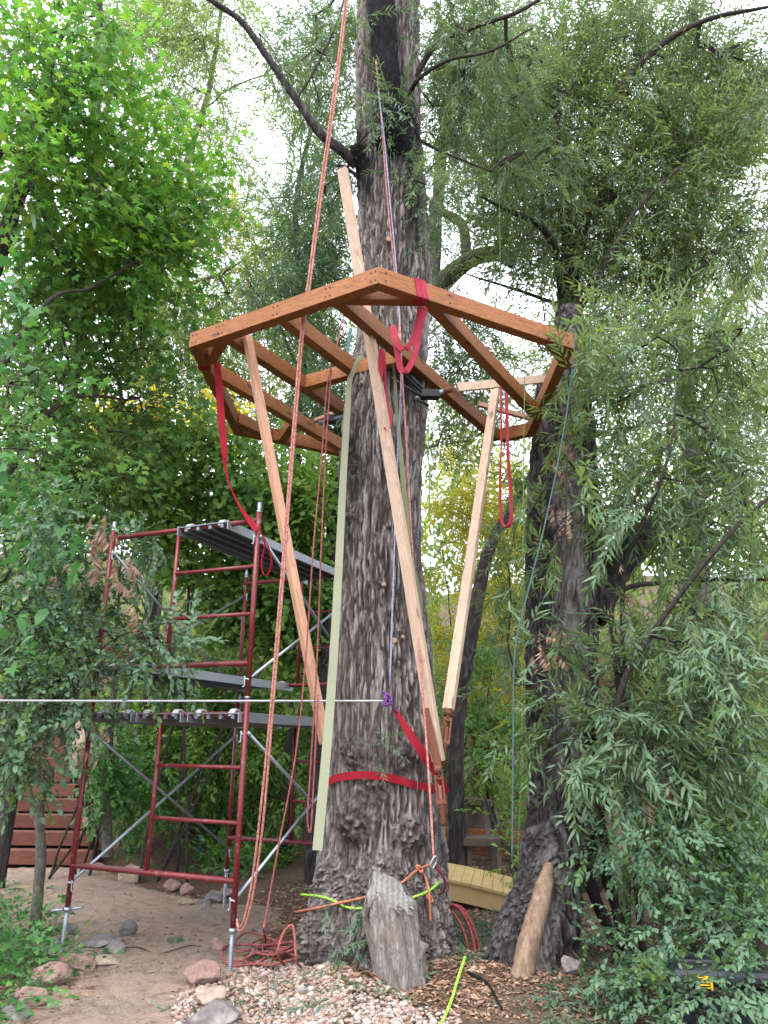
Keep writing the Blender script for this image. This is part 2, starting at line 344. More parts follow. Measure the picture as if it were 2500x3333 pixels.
def tree(name, label, cat, base, limbs, targets, kind, far, lmat, bmat, tp=4, ts=1., group=None, spread=.22, droop=.3, seed=1, tint=None, br=.010, trunkname='trunk', sides=7, bark_rough=0, limbmats=None, up=.35):
    """root > trunk, branch (each), branchlets, foliage"""
    root = empty(name, base, label, cat, group); r = np.random.default_rng(seed); samp = []
    for i, (P, rad) in enumerate(limbs):
        C = catmull(P, max(8, len(P)*7)); samp.append(C[len(C)//4:] if i == 0 else C)
        mb = MB(); C2 = C+(vn(C*3, seed)[:, None]-.5)*.04; mb.tube(C2, rad, sides if i else sides+3, seg=len(C2))
        b = bmat if not limbmats else limbmats[min(i, len(limbmats)-1)]
        o = mb.build(trunkname if i == 0 else 'branch', b, root, True)
    samp = np.vstack(samp); mb = MB(); Pp = []; Dd = []; sub = []
    for (s, T, kd) in connect(samp, targets):
        v = T-s; L = np.linalg.norm(v)+1e-6; c = s+v*.5+np.array([0, 0, .12*L*up])+r.normal(size=3)*.07*L; sub.append((s, c, T, br*.28*math.sqrt(kd+1)))
        for k in range(tp):
            t = r.uniform(.45, 1.05); p = (1-t)**2*s+2*t*(1-t)*c+t*t*T+r.normal(size=3)*spread*.35; dr = 2*(1-t)*(c-s)+2*t*(T-c); dr = dr/(np.linalg.norm(dr)+1e-6)+r.normal(size=3)*.65
            dr[2] += -droop*r.uniform(0, 2); Pp.append(p if t < 1 else T); Dd.append(dr)
    for (s, c, T, rd) in sub:
        t = np.linspace(0, 1, 5)[:, None]; C = (1-t)**2*s+2*t*(1-t)*c+t*t*T; mb.tube(C, [rd*1.15, rd*.85], 3, seg=5, cap=False)
    tag(mb.build('branchlets', bmat, root), kind='stuff'); Pp = np.array(Pp); Dd = np.array(Dd)
    to = None
    if tint is not None: to = np.clip(tint[0]+tint[1]*(vn(Pp*1.1, seed+5)*.7+r.random(len(Pp))*.5), 0, .75)
    foliage('foliage', Pp, Dd, ts*r.uniform(.75, 1.25, len(Pp)), kind, far, lmat, root, to, seed)
    return root

# ---------------- material palette ----------------
CEDAR = wood('cedar_stain', (.105, .034, .012), (.245, .085, .022), (.35, .14, .042), .55, bs=.4)
CEDAR_D = wood('red_stain_timber', (.06, .022, .015), (.13, .045, .03), (.19, .072, .048), .8)
PINE = wood('raw_pine', (.33, .21, .14), (.47, .34, .25), (.56, .43, .33), .7, bs=.15)
PINE2 = wood('raw_fir', (.32, .15, .09), (.45, .25, .16), (.52, .33, .22), .7, bs=.15)
OLDW = wood('weathered_board', (.05, .04, .033), (.12, .095, .08), (.2, .16, .13), .85)
YEL = paint('yellow_paint', (.46, .33, .14), .6, wear=(.45, .33, .15), ws=9)
REDP = paint('red_scaffold_paint', (.15, .013, .018), .42, wear=(.17, .11, .10), ws=22, wa=.60, wb=.64)
GALV = paint('galvanised_steel', (.36, .4, .45), .35, .75, wear=(.25, .24, .24), ws=25)
ALU = paint('aluminium', (.40, .43, .47), .42, .6, wear=(.2, .21, .22), ws=14)
ALUD = paint('aluminium_in_shade', (.2, .22, .25), .55, .5, wear=(.1, .1, .1), ws=14)  # darker copy of the aluminium, underside shade put into the colour
HOOK = paint('cast_hook', (.55, .56, .57), .5, .3)
STEEL = paint('black_steel', (.03, .033, .036), .5, .6)
RUST = paint('rusty_iron', (.16, .05, .03), .75, .2, wear=(.06, .03, .025), ws=50)
def web(name, col, col2, rib=220):
    m, t, b = newmat(name, .8, .15); v = coords(t, 1.); n = noise(t, v, 200, 3); n2 = noise(t, v, 3, 3)
    c = mix(t, mapr(t, n, .3, .7), col, tuple(q*.75 for q in col)); c = mix(t, mapr(t, n2, .4, .7, 0, .8), c, col2)
    t.links.new(c, b.inputs['Base Color']); bump(t, b, n, .3, .002); return m
PINK = web('faded_red_webbing', (.33, .03, .05), (.42, .06, .09)); REDW = web('red_webbing', (.26, .010, .02), (.33, .02, .035))
BEIGE = web('beige_webbing', (.27, .275, .19), (.20, .21, .14)); OLIVE = web('olive_webbing', (.17, .18, .10), (.22, .22, .13))
def rope(name, a, bcol, sc_=60):
    m, t, b = newmat(name, .75, .2); vo = noise(t, coords(t, 1.), sc_, 2)
    t.links.new(mix(t, mapr(t, vo, .45, .55), a, bcol), b.inputs['Base Color']); bump(t, b, vo, .5, .002); return m
SALM = rope('salmon_rope', (.42, .20, .16), (.27, .10, .08)); ORNG = rope('orange_rope', (.42, .16, .09), (.3, .11, .07))
CORAL = rope('coral_rope', (.27, .085, .075), (.17, .05, .045)); MARN = rope('maroon_rope', (.16, .03, .035), (.24, .06, .05)); GRYB = rope('blue_grey_rope', (.28, .29, .42), (.2, .2, .3)); LIME = rope('lime_rope', (.35, .62, .08), (.16, .35, .05), 90)
TEAL = rope('teal_rope', (.05, .085, .09), (.07, .12, .12)); GREYR = rope('grey_cable', (.42, .42, .43), (.3, .3, .31), 160); PURP = rope('purple_cord', (.05, .008, .09), (.16, .06, .24), 120)
LIMET = rope('thin_green_line', (.13, .24, .09), (.09, .17, .07))
B_MAIN = bark('grey_furrowed_bark', [(.04, .033, .03), (.165, .145, .134), (.38, .345, .325), (.17, .13, .105)], stain=(.012, .012, .014), plates=True)
B_OLD = bark('dark_old_bark', [(.014, .013, .014), (.045, .041, .043), (.14, .13, .135), (.09, .065, .05)], stain=(.27, .25, .24), plates=True)
B_BLK = bark('black_silhouette_bark', [(.004, .004, .005), (.009, .009, .011), (.02, .02, .023), (.01, .01, .012)])  # dark wood taken near black, its silhouette against the sky put into the colour
B_BR = bark('branch_bark', [(.02, .017, .015), (.05, .042, .038), (.10, .09, .08), (.05, .05, .04)], vs=(1, 1, 1))
B_GREY = bark('pale_branch_bark', [(.06, .055, .045), (.13, .12, .10), (.22, .2, .17), (.1, .11, .08)], vs=(1, 1, 1))
L_MAPLE = leafmat('maple_leaf', [(0, (.04, .12, .03)), (.4, (.075, .20, .035)), (.75, (.12, .28, .035)), (1, (.25, .32, .03))], trans=.5)
L_MID = leafmat('green_broad_leaf', [(0, (.05, .12, .045)), (.5, (.09, .20, .05)), (1, (.20, .33, .06))], trans=.4)
L_YEL = leafmat('yellow_and_sunlit_leaf', [(0, (.26, .34, .06)), (.5, (.46, .46, .06)), (1, (.55, .40, .04))], trans=.6)  # yellow leaves, also brightened in colour to stand for light on the background thicket
L_WIL = leafmat('willow_leaf', [(0, (.065, .12, .055)), (.5, (.11, .18, .065)), (1, (.20, .28, .06))], under=(.12, .2, .13), trans=.35)
L_WILD = leafmat('willow_leaf_deep', [(0, (.04, .09, .045)), (.5, (.075, .15, .065)), (1, (.09, .18, .05))], under=(.10, .16, .11), trans=.35)
L_FAR = leafmat('far_leaf_hazed', [(0, (.10, .17, .065)), (.5, (.16, .25, .07)), (1, (.32, .38, .07))], trans=.5)  # paler than the near leaves: distant light and haze put into the colour
L_VINE = leafmat('vine_leaf', [(0, (.05, .115, .06)), (.5, (.08, .165, .07)), (1, (.17, .28, .06))], under=(.1, .18, .12), trans=.3)
L_GRND = leafmat('ground_leaf', [(0, (.025, .09, .03)), (.6, (.05, .16, .035)), (1, (.12, .26, .05))], trans=.3)
L_DEAD = leafmat('dead_leaf', [(0, (.16, .08, .05)), (.5, (.30, .18, .12)), (1, (.42, .30, .22))], trans=.2)

# ---------------- ground ----------------
def terrain(x, y):
    x = np.asarray(x, float); y = np.asarray(y, float)
    back = np.clip(y-(11.5+.25*np.clip(x, -4, 2)), 0, None); z = np.where(back < 26, back*.34, 26*.34+(back-26)*.05)*(1-.5*np.exp(-((x+5)/1.6)**2*1.)*0)
    z = z+np.clip(x-2.6, 0, 8)*.16*np.clip((y-4)/5, 0, 1); z = z+np.clip(-x-6.2, 0, 8)*.2*np.clip((y-6)/5, 0, 1)
    z = z+.16*np.exp(-((x-.05)**2+(y-5.9)**2)/1.1)-.02+.10*np.exp(-((x-1.35)**2+(y-5.6)**2)/.5)
    P = np.stack([x, y, x*0], -1).reshape(-1, 3); n = (fbm(P*1.1, 4, 3)-.5)*.12+(fbm(P*7, 3, 4)-.5)*.025
    return z+n.reshape(x.shape)*np.where(y > 60, 3, 1)
def soil():
    m, t, b = newmat('soil', .95, .1); v = coords(t, 1.); n = noise(t, v, 1.1, 5, .6); n2 = noise(t, v, 22, 8, .7); n3 = noise(t, v, 120, 4, .7)
    c = ramp(t, n2, [(.3, (.035, .024, .018)), (.5, (.085, .058, .042)), (.72, (.17, .12, .09))])
    c = mix(t, mapr(t, n, .45, .6), c, mix(t, .5, c, (.12, .085, .06))); t.links.new(c, b.inputs['Base Color']); bump(t, b, n3, .8, .01); return m
xs = np.concatenate([-np.geomspace(240, 8.2, 18), np.linspace(-8, 8, 210), np.geomspace(8.2, 240, 18)]); ys = np.concatenate([np.linspace(-60, 2.5, 12), np.linspace(2.7, 14, 180), np.geomspace(14.2, 300, 50)])
XX, YY = np.meshgrid(xs, ys); ZZ = terrain(XX, YY); nx = len(xs); ny = len(ys)
ii = (np.arange(ny-1)[:, None]*nx+np.arange(nx-1)[None]).ravel()
g = mesh_np('ground', np.stack([XX, YY, ZZ], -1).reshape(-1, 3), np.stack([ii, ii+1, ii+nx+1, ii+nx], 1), soil(), smooth=True); tag(g, kind='structure')
# dirt path: a sheet lying on the ground from the foreground left to the timber stairs
def path_edge(y):     # left and right edges of the path at distance y
    Ls = np.interp(y, [4.2, 5.2, 6.0, 6.6, 7.4, 8.6, 10.2], [-1.9, -2.25, -2.45, -2.85, -4.3, -5.5, -6.2]); Rs = np.interp(y, [4.2, 4.9, 5.4, 5.9, 7.2, 8.3, 9.0, 10.2], [-.35, -.75, -1.05, -.95, -.75, -.9, -2.4, -3.4])
    return Ls, Rs
def path_mat():
    m, t, b = newmat('path_dirt', .95, .1); v = coords(t, 1.); n = noise(t, v, 1.6, 5, .6); n2 = noise(t, v, 70, 8, .75); n3 = noise(t, v, 9, 6, .6)
    c = ramp(t, n2, [(.28, (.085, .062, .05)), (.5, (.22, .17, .14)), (.72, (.40, .33, .28))])
    c = mix(t, mapr(t, n, .4, .62), c, mix(t, .6, c, (.30, .21, .15))); c = mix(t, mapr(t, n3, .5, .72, 0, .7), c, (.11, .08, .065))
    t.links.new(c, b.inputs['Base Color']); bump(t, b, n2, .9, .012); return m
yv = np.linspace(4.0, 10.35, 240); Vp = []
for y in yv:
    a, c = path_edge(y); t = np.linspace(0, 1, 110); wob = .5*(fbm(np.array([[y*1.7, 0, 3]]), 3)[0]-.5)*.5; x = a+wob+(c-a-wob+(fbm(np.array([[y*1.7, 9, 3]]), 3)[0]-.5)*.45)*t
    e = np.minimum(t, 1-t)*20; Vp.append(np.stack([x, x*0+y, terrain(x, x*0+y)+np.clip(e, 0, 1)*.022-.01+(vn(np.stack([x*22, x*0+y*22, x*0], 1), 5)-.5)*.012], 1))
Vp = np.array(Vp).reshape(-1, 3); ii = (np.arange(239)[:, None]*110+np.arange(109)[None]).ravel()
tag(mesh_np('path', Vp, np.stack([ii, ii+1, ii+111, ii+110], 1), path_mat(), smooth=True), kind='structure')

# ---------------- the big tree ----------------
def bark_trunk(name, rings, nu, nv, mat, parent=None, org=None, plate=(.05, .26), depth=.022, burls=(), flare=None, stain=None, seed=0, capt=True, lobes=0., rough=1.):
    """rings: (x, y, z, r); a continuous trunk with furrowed plates, burls and a flared foot as real relief"""
    R = np.array(rings, float); tt = np.linspace(0, len(R)-1, nv); C = catmull(R, nv); a = np.arange(nu)*2*math.pi/nu
    ca, sa = np.cos(a), np.sin(a); P = np.zeros((nv, nu, 3)); rr = C[:, 3][:, None]*np.ones(nu)
    P[..., 2] = C[:, 2][:, None]
    if lobes:
        lw = np.clip(1-(C[:, 2]-C[0, 2])/1.1, 0, 1)[:, None]**2; rr = rr*(1+lobes*lw*(.6*np.cos(5*a+1)+.4*np.cos(3*a+.5))[None])
    rr = rr*(1+.05*(vn(np.stack([np.cos(a)[None]*1.2+C[:, 2][:, None]*0, np.sin(a)[None]*1.2+C[:, 2][:, None]*0, C[:, 2][:, None]*.9+a[None]*0], -1).reshape(-1, 3), seed).reshape(nv, nu)*2-1))
    P[..., 0] = C[:, 0][:, None]+rr*ca; P[..., 1] = C[:, 1][:, None]+rr*sa; nrm = np.stack([ca[None]+0*rr, sa[None]+0*rr, 0*rr], -1)
    F3 = P.reshape(-1, 3); Nn = nrm.reshape(-1, 3)
    wp = F3+(np.stack([fbm(F3*np.array([5, 5, 2.])+k*9, 3, seed+k) for k in range(3)], 1)-.5)*np.array([.07, .07, .2])
    def rg(sx, sz, s, k):      # long interlocking ridges with narrow furrows
        q = wp*np.array([sx, sx, sz]); n = .7*vn(q, s)+.3*vn(q*2.1+5, s+1); return np.clip(np.abs(n-.5)*k, 0, 1)
    mk = np.clip((fbm(F3*np.array([2.2, 2.2, 1.1]), 3, seed+40)-.42)*6, 0, 1); r1 = rg(.75/plate[0], .75/plate[1], seed, 7.5)*(1-mk)+rg(.42/plate[0], .5/plate[1], seed+13, 9.)*mk; r2 = rg(1.5/plate[0], 1.3/plate[1], seed+2, 6.); f1, f2, idn = worley(wp/np.array([plate[0]*.9, plate[0]*.9, plate[1]*.5]), seed)
    pl = np.minimum(r1, .25+r2); pl = pl*pl*(3-2*pl); pb = np.clip((f2-f1)*3.2, 0, 1)*np.clip(r2*1.3, 0, 1); idb = idn
    fine = fbm(F3*np.array([60, 60, 18]), 4, seed+4)
    h = depth*(pl*(.75+.5*idn)+.32*pb*(.5+idb)+.35*(fine-.5)*rough)
    plv = np.clip(pl*.6+pb*.25+idn*.2, 0, 1)
    for (c, rad, hh) in burls:
        c = np.asarray(c, float); d = np.linalg.norm((F3-c)*np.array([1, 1, .9]), axis=1)/rad; k = np.clip(1-d, 0, 1); k = k*k*(3-2*k)
        ch = fbm(F3*38, 4, seed+6); c1, c2, ci = worley(F3*30+ch[:, None]*1.5, seed+7); kn = np.clip((c2-c1)*2, 0, 1)
        h = h*(1-np.clip(k*3, 0, 1))+np.clip(k*3, 0, 1)*(hh*np.sqrt(k)+.075*(ch-.5)+.036*kn*(.4+ci)-.018); plv = plv*(1-k)+k*np.clip(kn*ci*1.1+(ch-.45)*1.6, 0, 1)
    V = F3+Nn*h[:, None]; V[:, 2] += (fine-.5)*.01
    i = np.arange(nv-1)[:, None]*nu; j = np.arange(nu)[None]; Fq = np.stack([i+j, i+(j+1) % nu, i+nu+(j+1) % nu, i+nu+j], -1).reshape(-1, 4)
    at = [('plate', 'POINT', plv), ('stain', 'POINT', stain(F3) if stain else np.zeros(len(F3)))]
    o = mesh_np(name, V, Fq, mat, parent, True, org, at); NTRI[0] += 2*len(Fq); return o
def ringpx(y, a, b, Y):
    P = D((a+b)/2, y, Y); d = (P-[0, 0, CAMH])@_F; return (*P, (b-a)/2*K*d/FPX)
TY = 6.3
RG = [ringpx(y, a+3, b-3, Y) for y, a, b, Y in [(2150, 664, 1000, 6.0), (2085, 664, 988, 6.05), (2000, 672, 962, 6.1), (1925, 676, 958, 6.15), (1850, 692, 955, TY), (1700, 705, 946, TY), (1500, 716, 932, TY), (1300, 729, 912, TY), (1150, 736, 905, TY), (1000, 743, 907, TY), (850, 757, 913, TY), (700, 778, 922, 6.36), (600, 784, 927, 6.4), (500, 779, 924, 6.4), (400, 778, 914, 6.4), (300, 776, 906, 6.4), (150, 774, 903, 6.4), (0, 776, 900, 6.4), (-150, 780, 896, 6.4), (-400, 790, 890, 6.4)]]
R0 = list(RG[0]); R0[2] = -.15; RG = [tuple(R0)]+[r for r in RG if r[2] > -.05]
trunk_y = lambda z: np.interp(z, [r[2] for r in RG], [r[1]-r[3] for r in RG])
def onb(x, y, rpx, hh):       # burl centre on the front face of the trunk seen at view px
    Yf = 5.8
    for _ in range(4): P = D(x, y, Yf); Yf = float(trunk_y(P[2]))+.03+.35*((x-(822))/130)**2*.6
    P = D(x, y, Yf); return (P, rpx*1.0/FPX*K*Yf*1.05, hh)
BURLS = [onb(x, y, r, h*1.15) for x, y, r, h in [(772, 1772, 52, .12), (880, 1800, 44, .10), (716, 1888, 38, .10), (822, 1895, 60, .13), (694, 2030, 62, .13), (868, 1965, 44, .08), (770, 1625, 40, .06), (870, 1632, 44, .07), (812, 1700, 46, .06), (760, 1118, 22, .05), (822, 1262, 20, .04), (800, 1318, 16, .03), (862, 1372, 18, .04), (770, 1008, 26, .04), (845, 505, 14, .03), (905, 2040, 40, .06)]]+[(D(778, 335, 6.25), .17, .17), (D(760, 300, 6.3), .12, .12)]
def stainf(P):
    s = np.zeros(len(P)); n = fbm(P*np.array([5, 5, 1.6]), 4, 8)
    for (x, y, Y, rx, rz, a) in [(785, 330, 6.1, .26, .6, 1.), (850, 250, 6.0, .24, .9, .9), (885, 380, 6.1, .14, .9, .8), (760, 1000, 6.0, .18, .35, .7), (870, 800, 6.1, .25, .35, .8), (745, 1150, 6.0, .12, .3, .5)]:
        c = D(x, y, Y); d = np.sqrt(((P[:, 0]-c[0])/rx)**2+((P[:, 2]-c[2])/rz)**2); s = np.maximum(s, a*np.clip((1.2-d)*1.6+(n-.5)*3.2, 0, 1)*(P[:, 1] < 6.5))
    return s
main = empty('willow_tree', (RG[0][0], RG[0][1], 0), 'massive old willow with grey furrowed bark and lumpy burls, carrying the timber platform', 'tree')
tk = bark_trunk('trunk', RG, 370, 680, B_MAIN, main, burls=BURLS, stain=stainf, lobes=.16, seed=3, plate=(.030, .40), depth=.036)
from mathutils.bvhtree import BVHTree
_q = np.zeros(len(tk.data.vertices)*3); tk.data.vertices.foreach_get('co', _q); _q = _q.reshape(-1, 3)+ORG[main]
_p = np.zeros(len(tk.data.loops), int); tk.data.loops.foreach_get('vertex_index', _p); BV = BVHTree.FromPolygons(_q.tolist(), _p.reshape(-1, 4).tolist())
def hit(x, y, off=.01):       # point on the trunk's bark seen at view px
    d = Vector(ray(x*K, y*K).tolist()).normalized(); h = BV.ray_cast(Vector((0, 0, CAMH)), d)
    return np.array(h[0])-np.array(d)*off if h[0] is not None else D(x, y, 6.2)
# the black front leader and its companion stem
LD = [ringpx(y, a, b, Y) for y, a, b, Y in [(400, 835, 880, 6.35), (330, 812, 890, 6.16), (260, 818, 872, 6.02), (180, 812, 862, 5.96), (80, 802, 855, 5.92), (0, 796, 850, 5.9), (-120, 790, 842, 5.88), (-300, 785, 830, 5.9)]]
bark_trunk('stem', LD, 90, 150, B_BLK, main, plate=(.03, .1), depth=.012, seed=5)
CUTW = paint('cut_wood', (.30, .19, .12), .8, ws=60, wear=(.15, .09, .06))
for x, y, r in [(839, 518, 10), (848, 536, 6), (852, 1383, 9), (870, 1375, 6), (783, 826, 8), (829, 1262, 8)]:
    c = hit(x, y); MB().tube([c+[0, .1, 0], c-[0, .02, .0]], [r*.0028, r*.0024], 10).build('cut_branch_stub', CUTW, main)
def rbark(name, P, rad, mat, parent, n=14, seed=2, lab=None):
    C = catmull(P, max(14, len(P)*12)); m = len(C); Rr = np.interp(np.linspace(0, 1, m), np.linspace(0, 1, len(rad)), rad); T, A, B = frames(C); a = np.arange(n)*2*math.pi/n
    dirs = np.cos(a)[None, :, None]*A[:, None]+np.sin(a)[None, :, None]*B[:, None]; S = (C[:, None]+dirs*Rr[:, None, None]).reshape(-1, 3)
    h = (fbm(S*22, 3, seed)-.5)*.35*np.repeat(Rr, n); V = S+dirs.reshape(-1, 3)*h[:, None]
    i = np.arange(m-1)[:, None]*n; j = np.arange(n)[None]; F = np.stack([i+j, i+(j+1) % n, i+n+(j+1) % n, i+n+j], -1).reshape(-1, 4)
    return mesh_np(name, V, F, mat, parent, True, attr=[('plate', 'POINT', np.clip(fbm(S*np.array([40, 40, 9]), 3, seed)*1.6-.25, 0, 1))])
def pxl(L): return [D(x, y, Y) for x, y, Y in L]
ML = [([(770, 355, 6.3), (738, 325, 6.2), (690, 285, 6.1), (640, 215, 6.0), (575, 120, 5.9), (520, 45, 5.8), (455, 0, 5.7), (380, -60, 5.6)], [.06, .042, .032, .022]),
      ([(640, 215, 6.0), (680, 150, 6.0), (735, 30, 6.0), (750, -60, 6)], [.014, .008]),
      ([(880, 200, 6.3), (940, 100, 6.1), (1020, 60, 6.0), (1130, 20, 5.9), (1250, -60, 5.8)], [.035, .024, .014]),
      ([(880, 215, 6.2), (905, 170, 5.9), (970, 130, 5.7), (1060, 110, 5.6), (1150, 60, 5.5)], [.025, .016, .008]),
      ([(770, 380, 6.3), (745, 360, 6.2), (728, 358, 6.15)], [.02, .008]),
      ([(900, 300, 6.5), (960, 330, 6.4), (1060, 370, 6.3)], [.02, .008]),
      ([(860, 0, 6.3), (900, -120, 6.4), (1000, -260, 6.5), (1200, -380, 6.6)], [.14, .08, .03])]
for P, r in ML: rbark('branch', pxl(P), r, B_OLD if P[0][0] < 800 else B_BR, main)
msamp = np.vstack([catmull(pxl(P), 40) for P, r in ML])
# cut stump leaning out from the foot
def stump():
    a = np.array(G(835*K, 2175*K, .0)); ax0 = D(812*1, 2008, 5.2); ax0 = W(1238, 3010, 5.22); base = W(1330, 3235, 5.42)+np.array([.0, .05, -.12]); v = ax0-base; v = np.array([-.20, -.12, 1.]); v /= np.linalg.norm(v); L = 1.05
    R = []; n = 64; m = 60; X = np.cross(v, [0, 1, 0]); X /= np.linalg.norm(X); Yx = np.cross(v, X); cn = np.array([-.93, -.28, .26]); cn /= np.linalg.norm(cn); V = []
    for i in range(m):
        t = i/(m-1); c = base+v*L*t; r = .165*(1.04-.12*t)
        for j in range(n):
            q = 2*math.pi*j/n; d = math.cos(q)*X+math.sin(q)*Yx; rr = r*(1+.10*math.cos(3*q+1)+.05*math.cos(7*q+2)); P = c+d*rr
            V.append(P)
    V = np.array(V); dd = V-np.repeat([base+v*L*i/(m-1) for i in range(m)], n, 0); nn = dd/np.linalg.norm(dd, axis=1)[:, None]; S = np.stack([V@X, V@Yx, V@v], 1)
    h = (fbm(S*np.array([28, 28, 5]), 5, 2)-.5)*.05; k1, k2, ki = worley(S*np.array([12, 12, 9]), 4); h += np.where(ki > .72, np.clip(.38-k1, 0, 1)*.16, 0); cr = np.abs(vn(S*np.array([16, 16, 2.2]), 61)-.5); h -= .03*np.clip(1-cr*14, 0, 1); V = V+nn*h[:, None]
    pc = W(1222, 3030, 5.12); s = (V-pc)@cn; lift = s > 0; V[lift] = V[lift]-np.outer(s[lift]/(v@cn), v)      # saw cut plane
    pb_ = W(1290, 3000, 5.12); nb_ = np.array([.5, -.34, .8]); nb_ /= np.linalg.norm(nb_); s = (V-pb_)@nb_; lift = s > 0; V[lift] = V[lift]-np.outer(s[lift]/(v@nb_), v)
    cap = V[-n:].copy(); V = V.tolist(); F = [[i*n+j, i*n+(j+1) % n, (i+1)*n+(j+1) % n, (i+1)*n+j] for i in range(m-1) for j in range(n)]
    m_, t_, b_ = newmat('weathered_grey_wood', .85, .15); vv = coords(t_, (1, 1, .3)); nz = noise(t_, vv, 40, 7, .7, 1.2); nb = noise(t_, coords(t_, 1), 5, 4)
    c = ramp(t_, nz, [(.3, (.06, .05, .045)), (.5, (.2, .175, .16)), (.7, (.36, .33, .31))]); c = mix(t_, mapr(t_, nb, .5, .66, 0, .6), c, (.17, .125, .095)); t_.links.new(c, b_.inputs['Base Color']); bump(t_, b_, nz, .7, .006)
    root = empty('cut_stump', (base[0], base[1], 0), 'short grey sawn-off stump leaning left at the foot of the big willow', 'stump')
    mesh_np('stump_body', np.array(V), F, m_, root, True)
    m2, t2, b2 = newmat('saw_cut_face', .85, .15); wv = t2.nodes.new('ShaderNodeTexWave'); wv.inputs['Scale'].default_value = 9; wv.inputs['Distortion'].default_value = 6; wv.inputs['Detail'].default_value = 5; wv.inputs['Detail Scale'].default_value = 3; t2.links.new(coords(t2, 1.), wv.inputs[0])
    t2.links.new(ramp(t2, wv.outputs[1], [(0, (.13, .12, .112)), (1, (.21, .20, .19))]), b2.inputs['Base Color'])
    cc = cap.mean(0); mesh_np('sawn_face', np.vstack([[cc], cap]), np.array([(0, 1+j, 1+(j+1) % n) for j in range(n)]), m2, root)
stump()

# ---------------- right-hand old trunks ----------------
def st2(P):
    n = fbm(P*np.array([9, 9, 1.3]), 4, 12); x = P[:, 0]-np.interp(P[:, 2], [z for _, _, z, _ in RT], [q[0] for q in RT])
    return np.clip((n-.47)*7, 0, 1)*np.clip(1-(np.abs(x+.03)/.13), 0, 1)*.9*np.clip((3.9-P[:, 2])*.8, .35, 1)
RT = [ringpx(y, a, b, Y) for y, a, b, Y in [(2170, 1040, 1235, 5.75), (2080, 1052, 1228, 5.8), (1980, 1085, 1235, 5.85), (1900, 1125, 1250, 5.95), (1800, 1143, 1268, 6.05), (1700, 1163, 1272, 6.15), (1600, 1182, 1276, 6.25), (1400, 1200, 1284, 6.4), (1200, 1203, 1290, 6.55), (1000, 1202, 1284, 6.65), (850, 1204, 1268, 6.75), (720, 1206, 1256, 6.8), (668, 1208, 1252, 6.82)]]
R0 = list(RT[0]); R0[2] = -.12; RT = [tuple(R0)]+[r for r in RT if r[2] > -.03]
old = empty('broken_old_tree', (RT[0][0], RT[0][1], 0), 'dark split old trunk with a bare pale streak, sawn off level above the platform corner', 'tree')
bark_trunk('trunk', RT, 200, 420, B_OLD, old, burls=[(D(1165, 1800, 5.85), .12, .07), (D(1120, 1980, 5.6), .13, .07), (D(1190, 1720, 6.0), .1, .05), (D(1090, 2060, 5.45), .12, .06)], stain=st2, lobes=.2, seed=21, plate=(.045, .2), depth=.03)
t0 = np.array(RT[-1]); mb = MB(); mb.tube([t0[:3]-[0, 0, .05], t0[:3]+[0, 0, .006]], [t0[3]*1.0, t0[3]*1.0], 24); mb.build('sawn_top', paint('grey_cut', (.3, .27, .24), .9, ws=60), old)
rbark('branch', pxl([(1270, 1330, 6.6), (1310, 1250, 6.8), (1370, 1180, 7.0), (1420, 1140, 7.2), (1500, 1080, 7.6), (1600, 980, 8.2)]), [.17, .16, .15, .1, .05], B_OLD, old, 20)
rbark('bare_slab', pxl([(1118, 2165, 5.42), (1134, 2080, 5.47), (1156, 1990, 5.53), (1176, 1915, 5.62), (1186, 1868, 5.72)]), [.075, .075, .07, .06, .03], bark('bare_wood', [(.10, .065, .045), (.24, .165, .115), (.36, .27, .20), (.2, .13, .09)]), old, 14)
R3 = [ringpx(y, a, b, Y) for y, a, b, Y in [(1960, 1160, 1230, 7.2), (1750, 1148, 1215, 7.3), (1500, 1140, 1205, 7.4), (1250, 1140, 1202, 7.5), (1100, 1143, 1200, 7.55), (950, 1152, 1204, 7.6), (820, 1165, 1206, 7.7)]]
R3.insert(0, (R3[0][0], R3[0][1], -.1, R3[0][3]*1.3))
t3 = empty('dark_leaning_tree', (R3[0][0], R3[0][1], 0), 'black-barked slim trunk standing just behind the broken old trunk', 'tree'); bark_trunk('trunk', R3, 90, 200, B_OLD, t3, seed=31, plate=(.04, .16), depth=.02)
rbark('branch', pxl([(1200, 1150, 7.5), (1206, 1040, 7.55), (1230, 930, 7.7), (1300, 800, 8.2)]), [.07, .05, .02], B_OLD, t3)

# ---------------- timber stairs ----------------
stairs = empty('timber_stairs', (-4.9, 10.4, 0), 'dark red timber garden stairs climbing the bank at the left', 'stairs')
for k in range(10):
    Y = 10.35+.36*k; z = .02+.178*k; xr = D([207, 195, 185, 171, 150, 136, 128, 120, 112, 105][k], 1800, Y)[0]; z0 = float(z)
    timber('step_timber', (xr-2.6, Y+.1, z0+.085), (xr, Y+.1, z0+.085), .2, .168, CEDAR_D, stairs, bevel=.008)
    timber('step_tread', (xr-2.6, Y+.34, z0+.07), (xr-.05, Y+.34, z0+.07), .26, .13, CEDAR_D, stairs, bevel=.01)

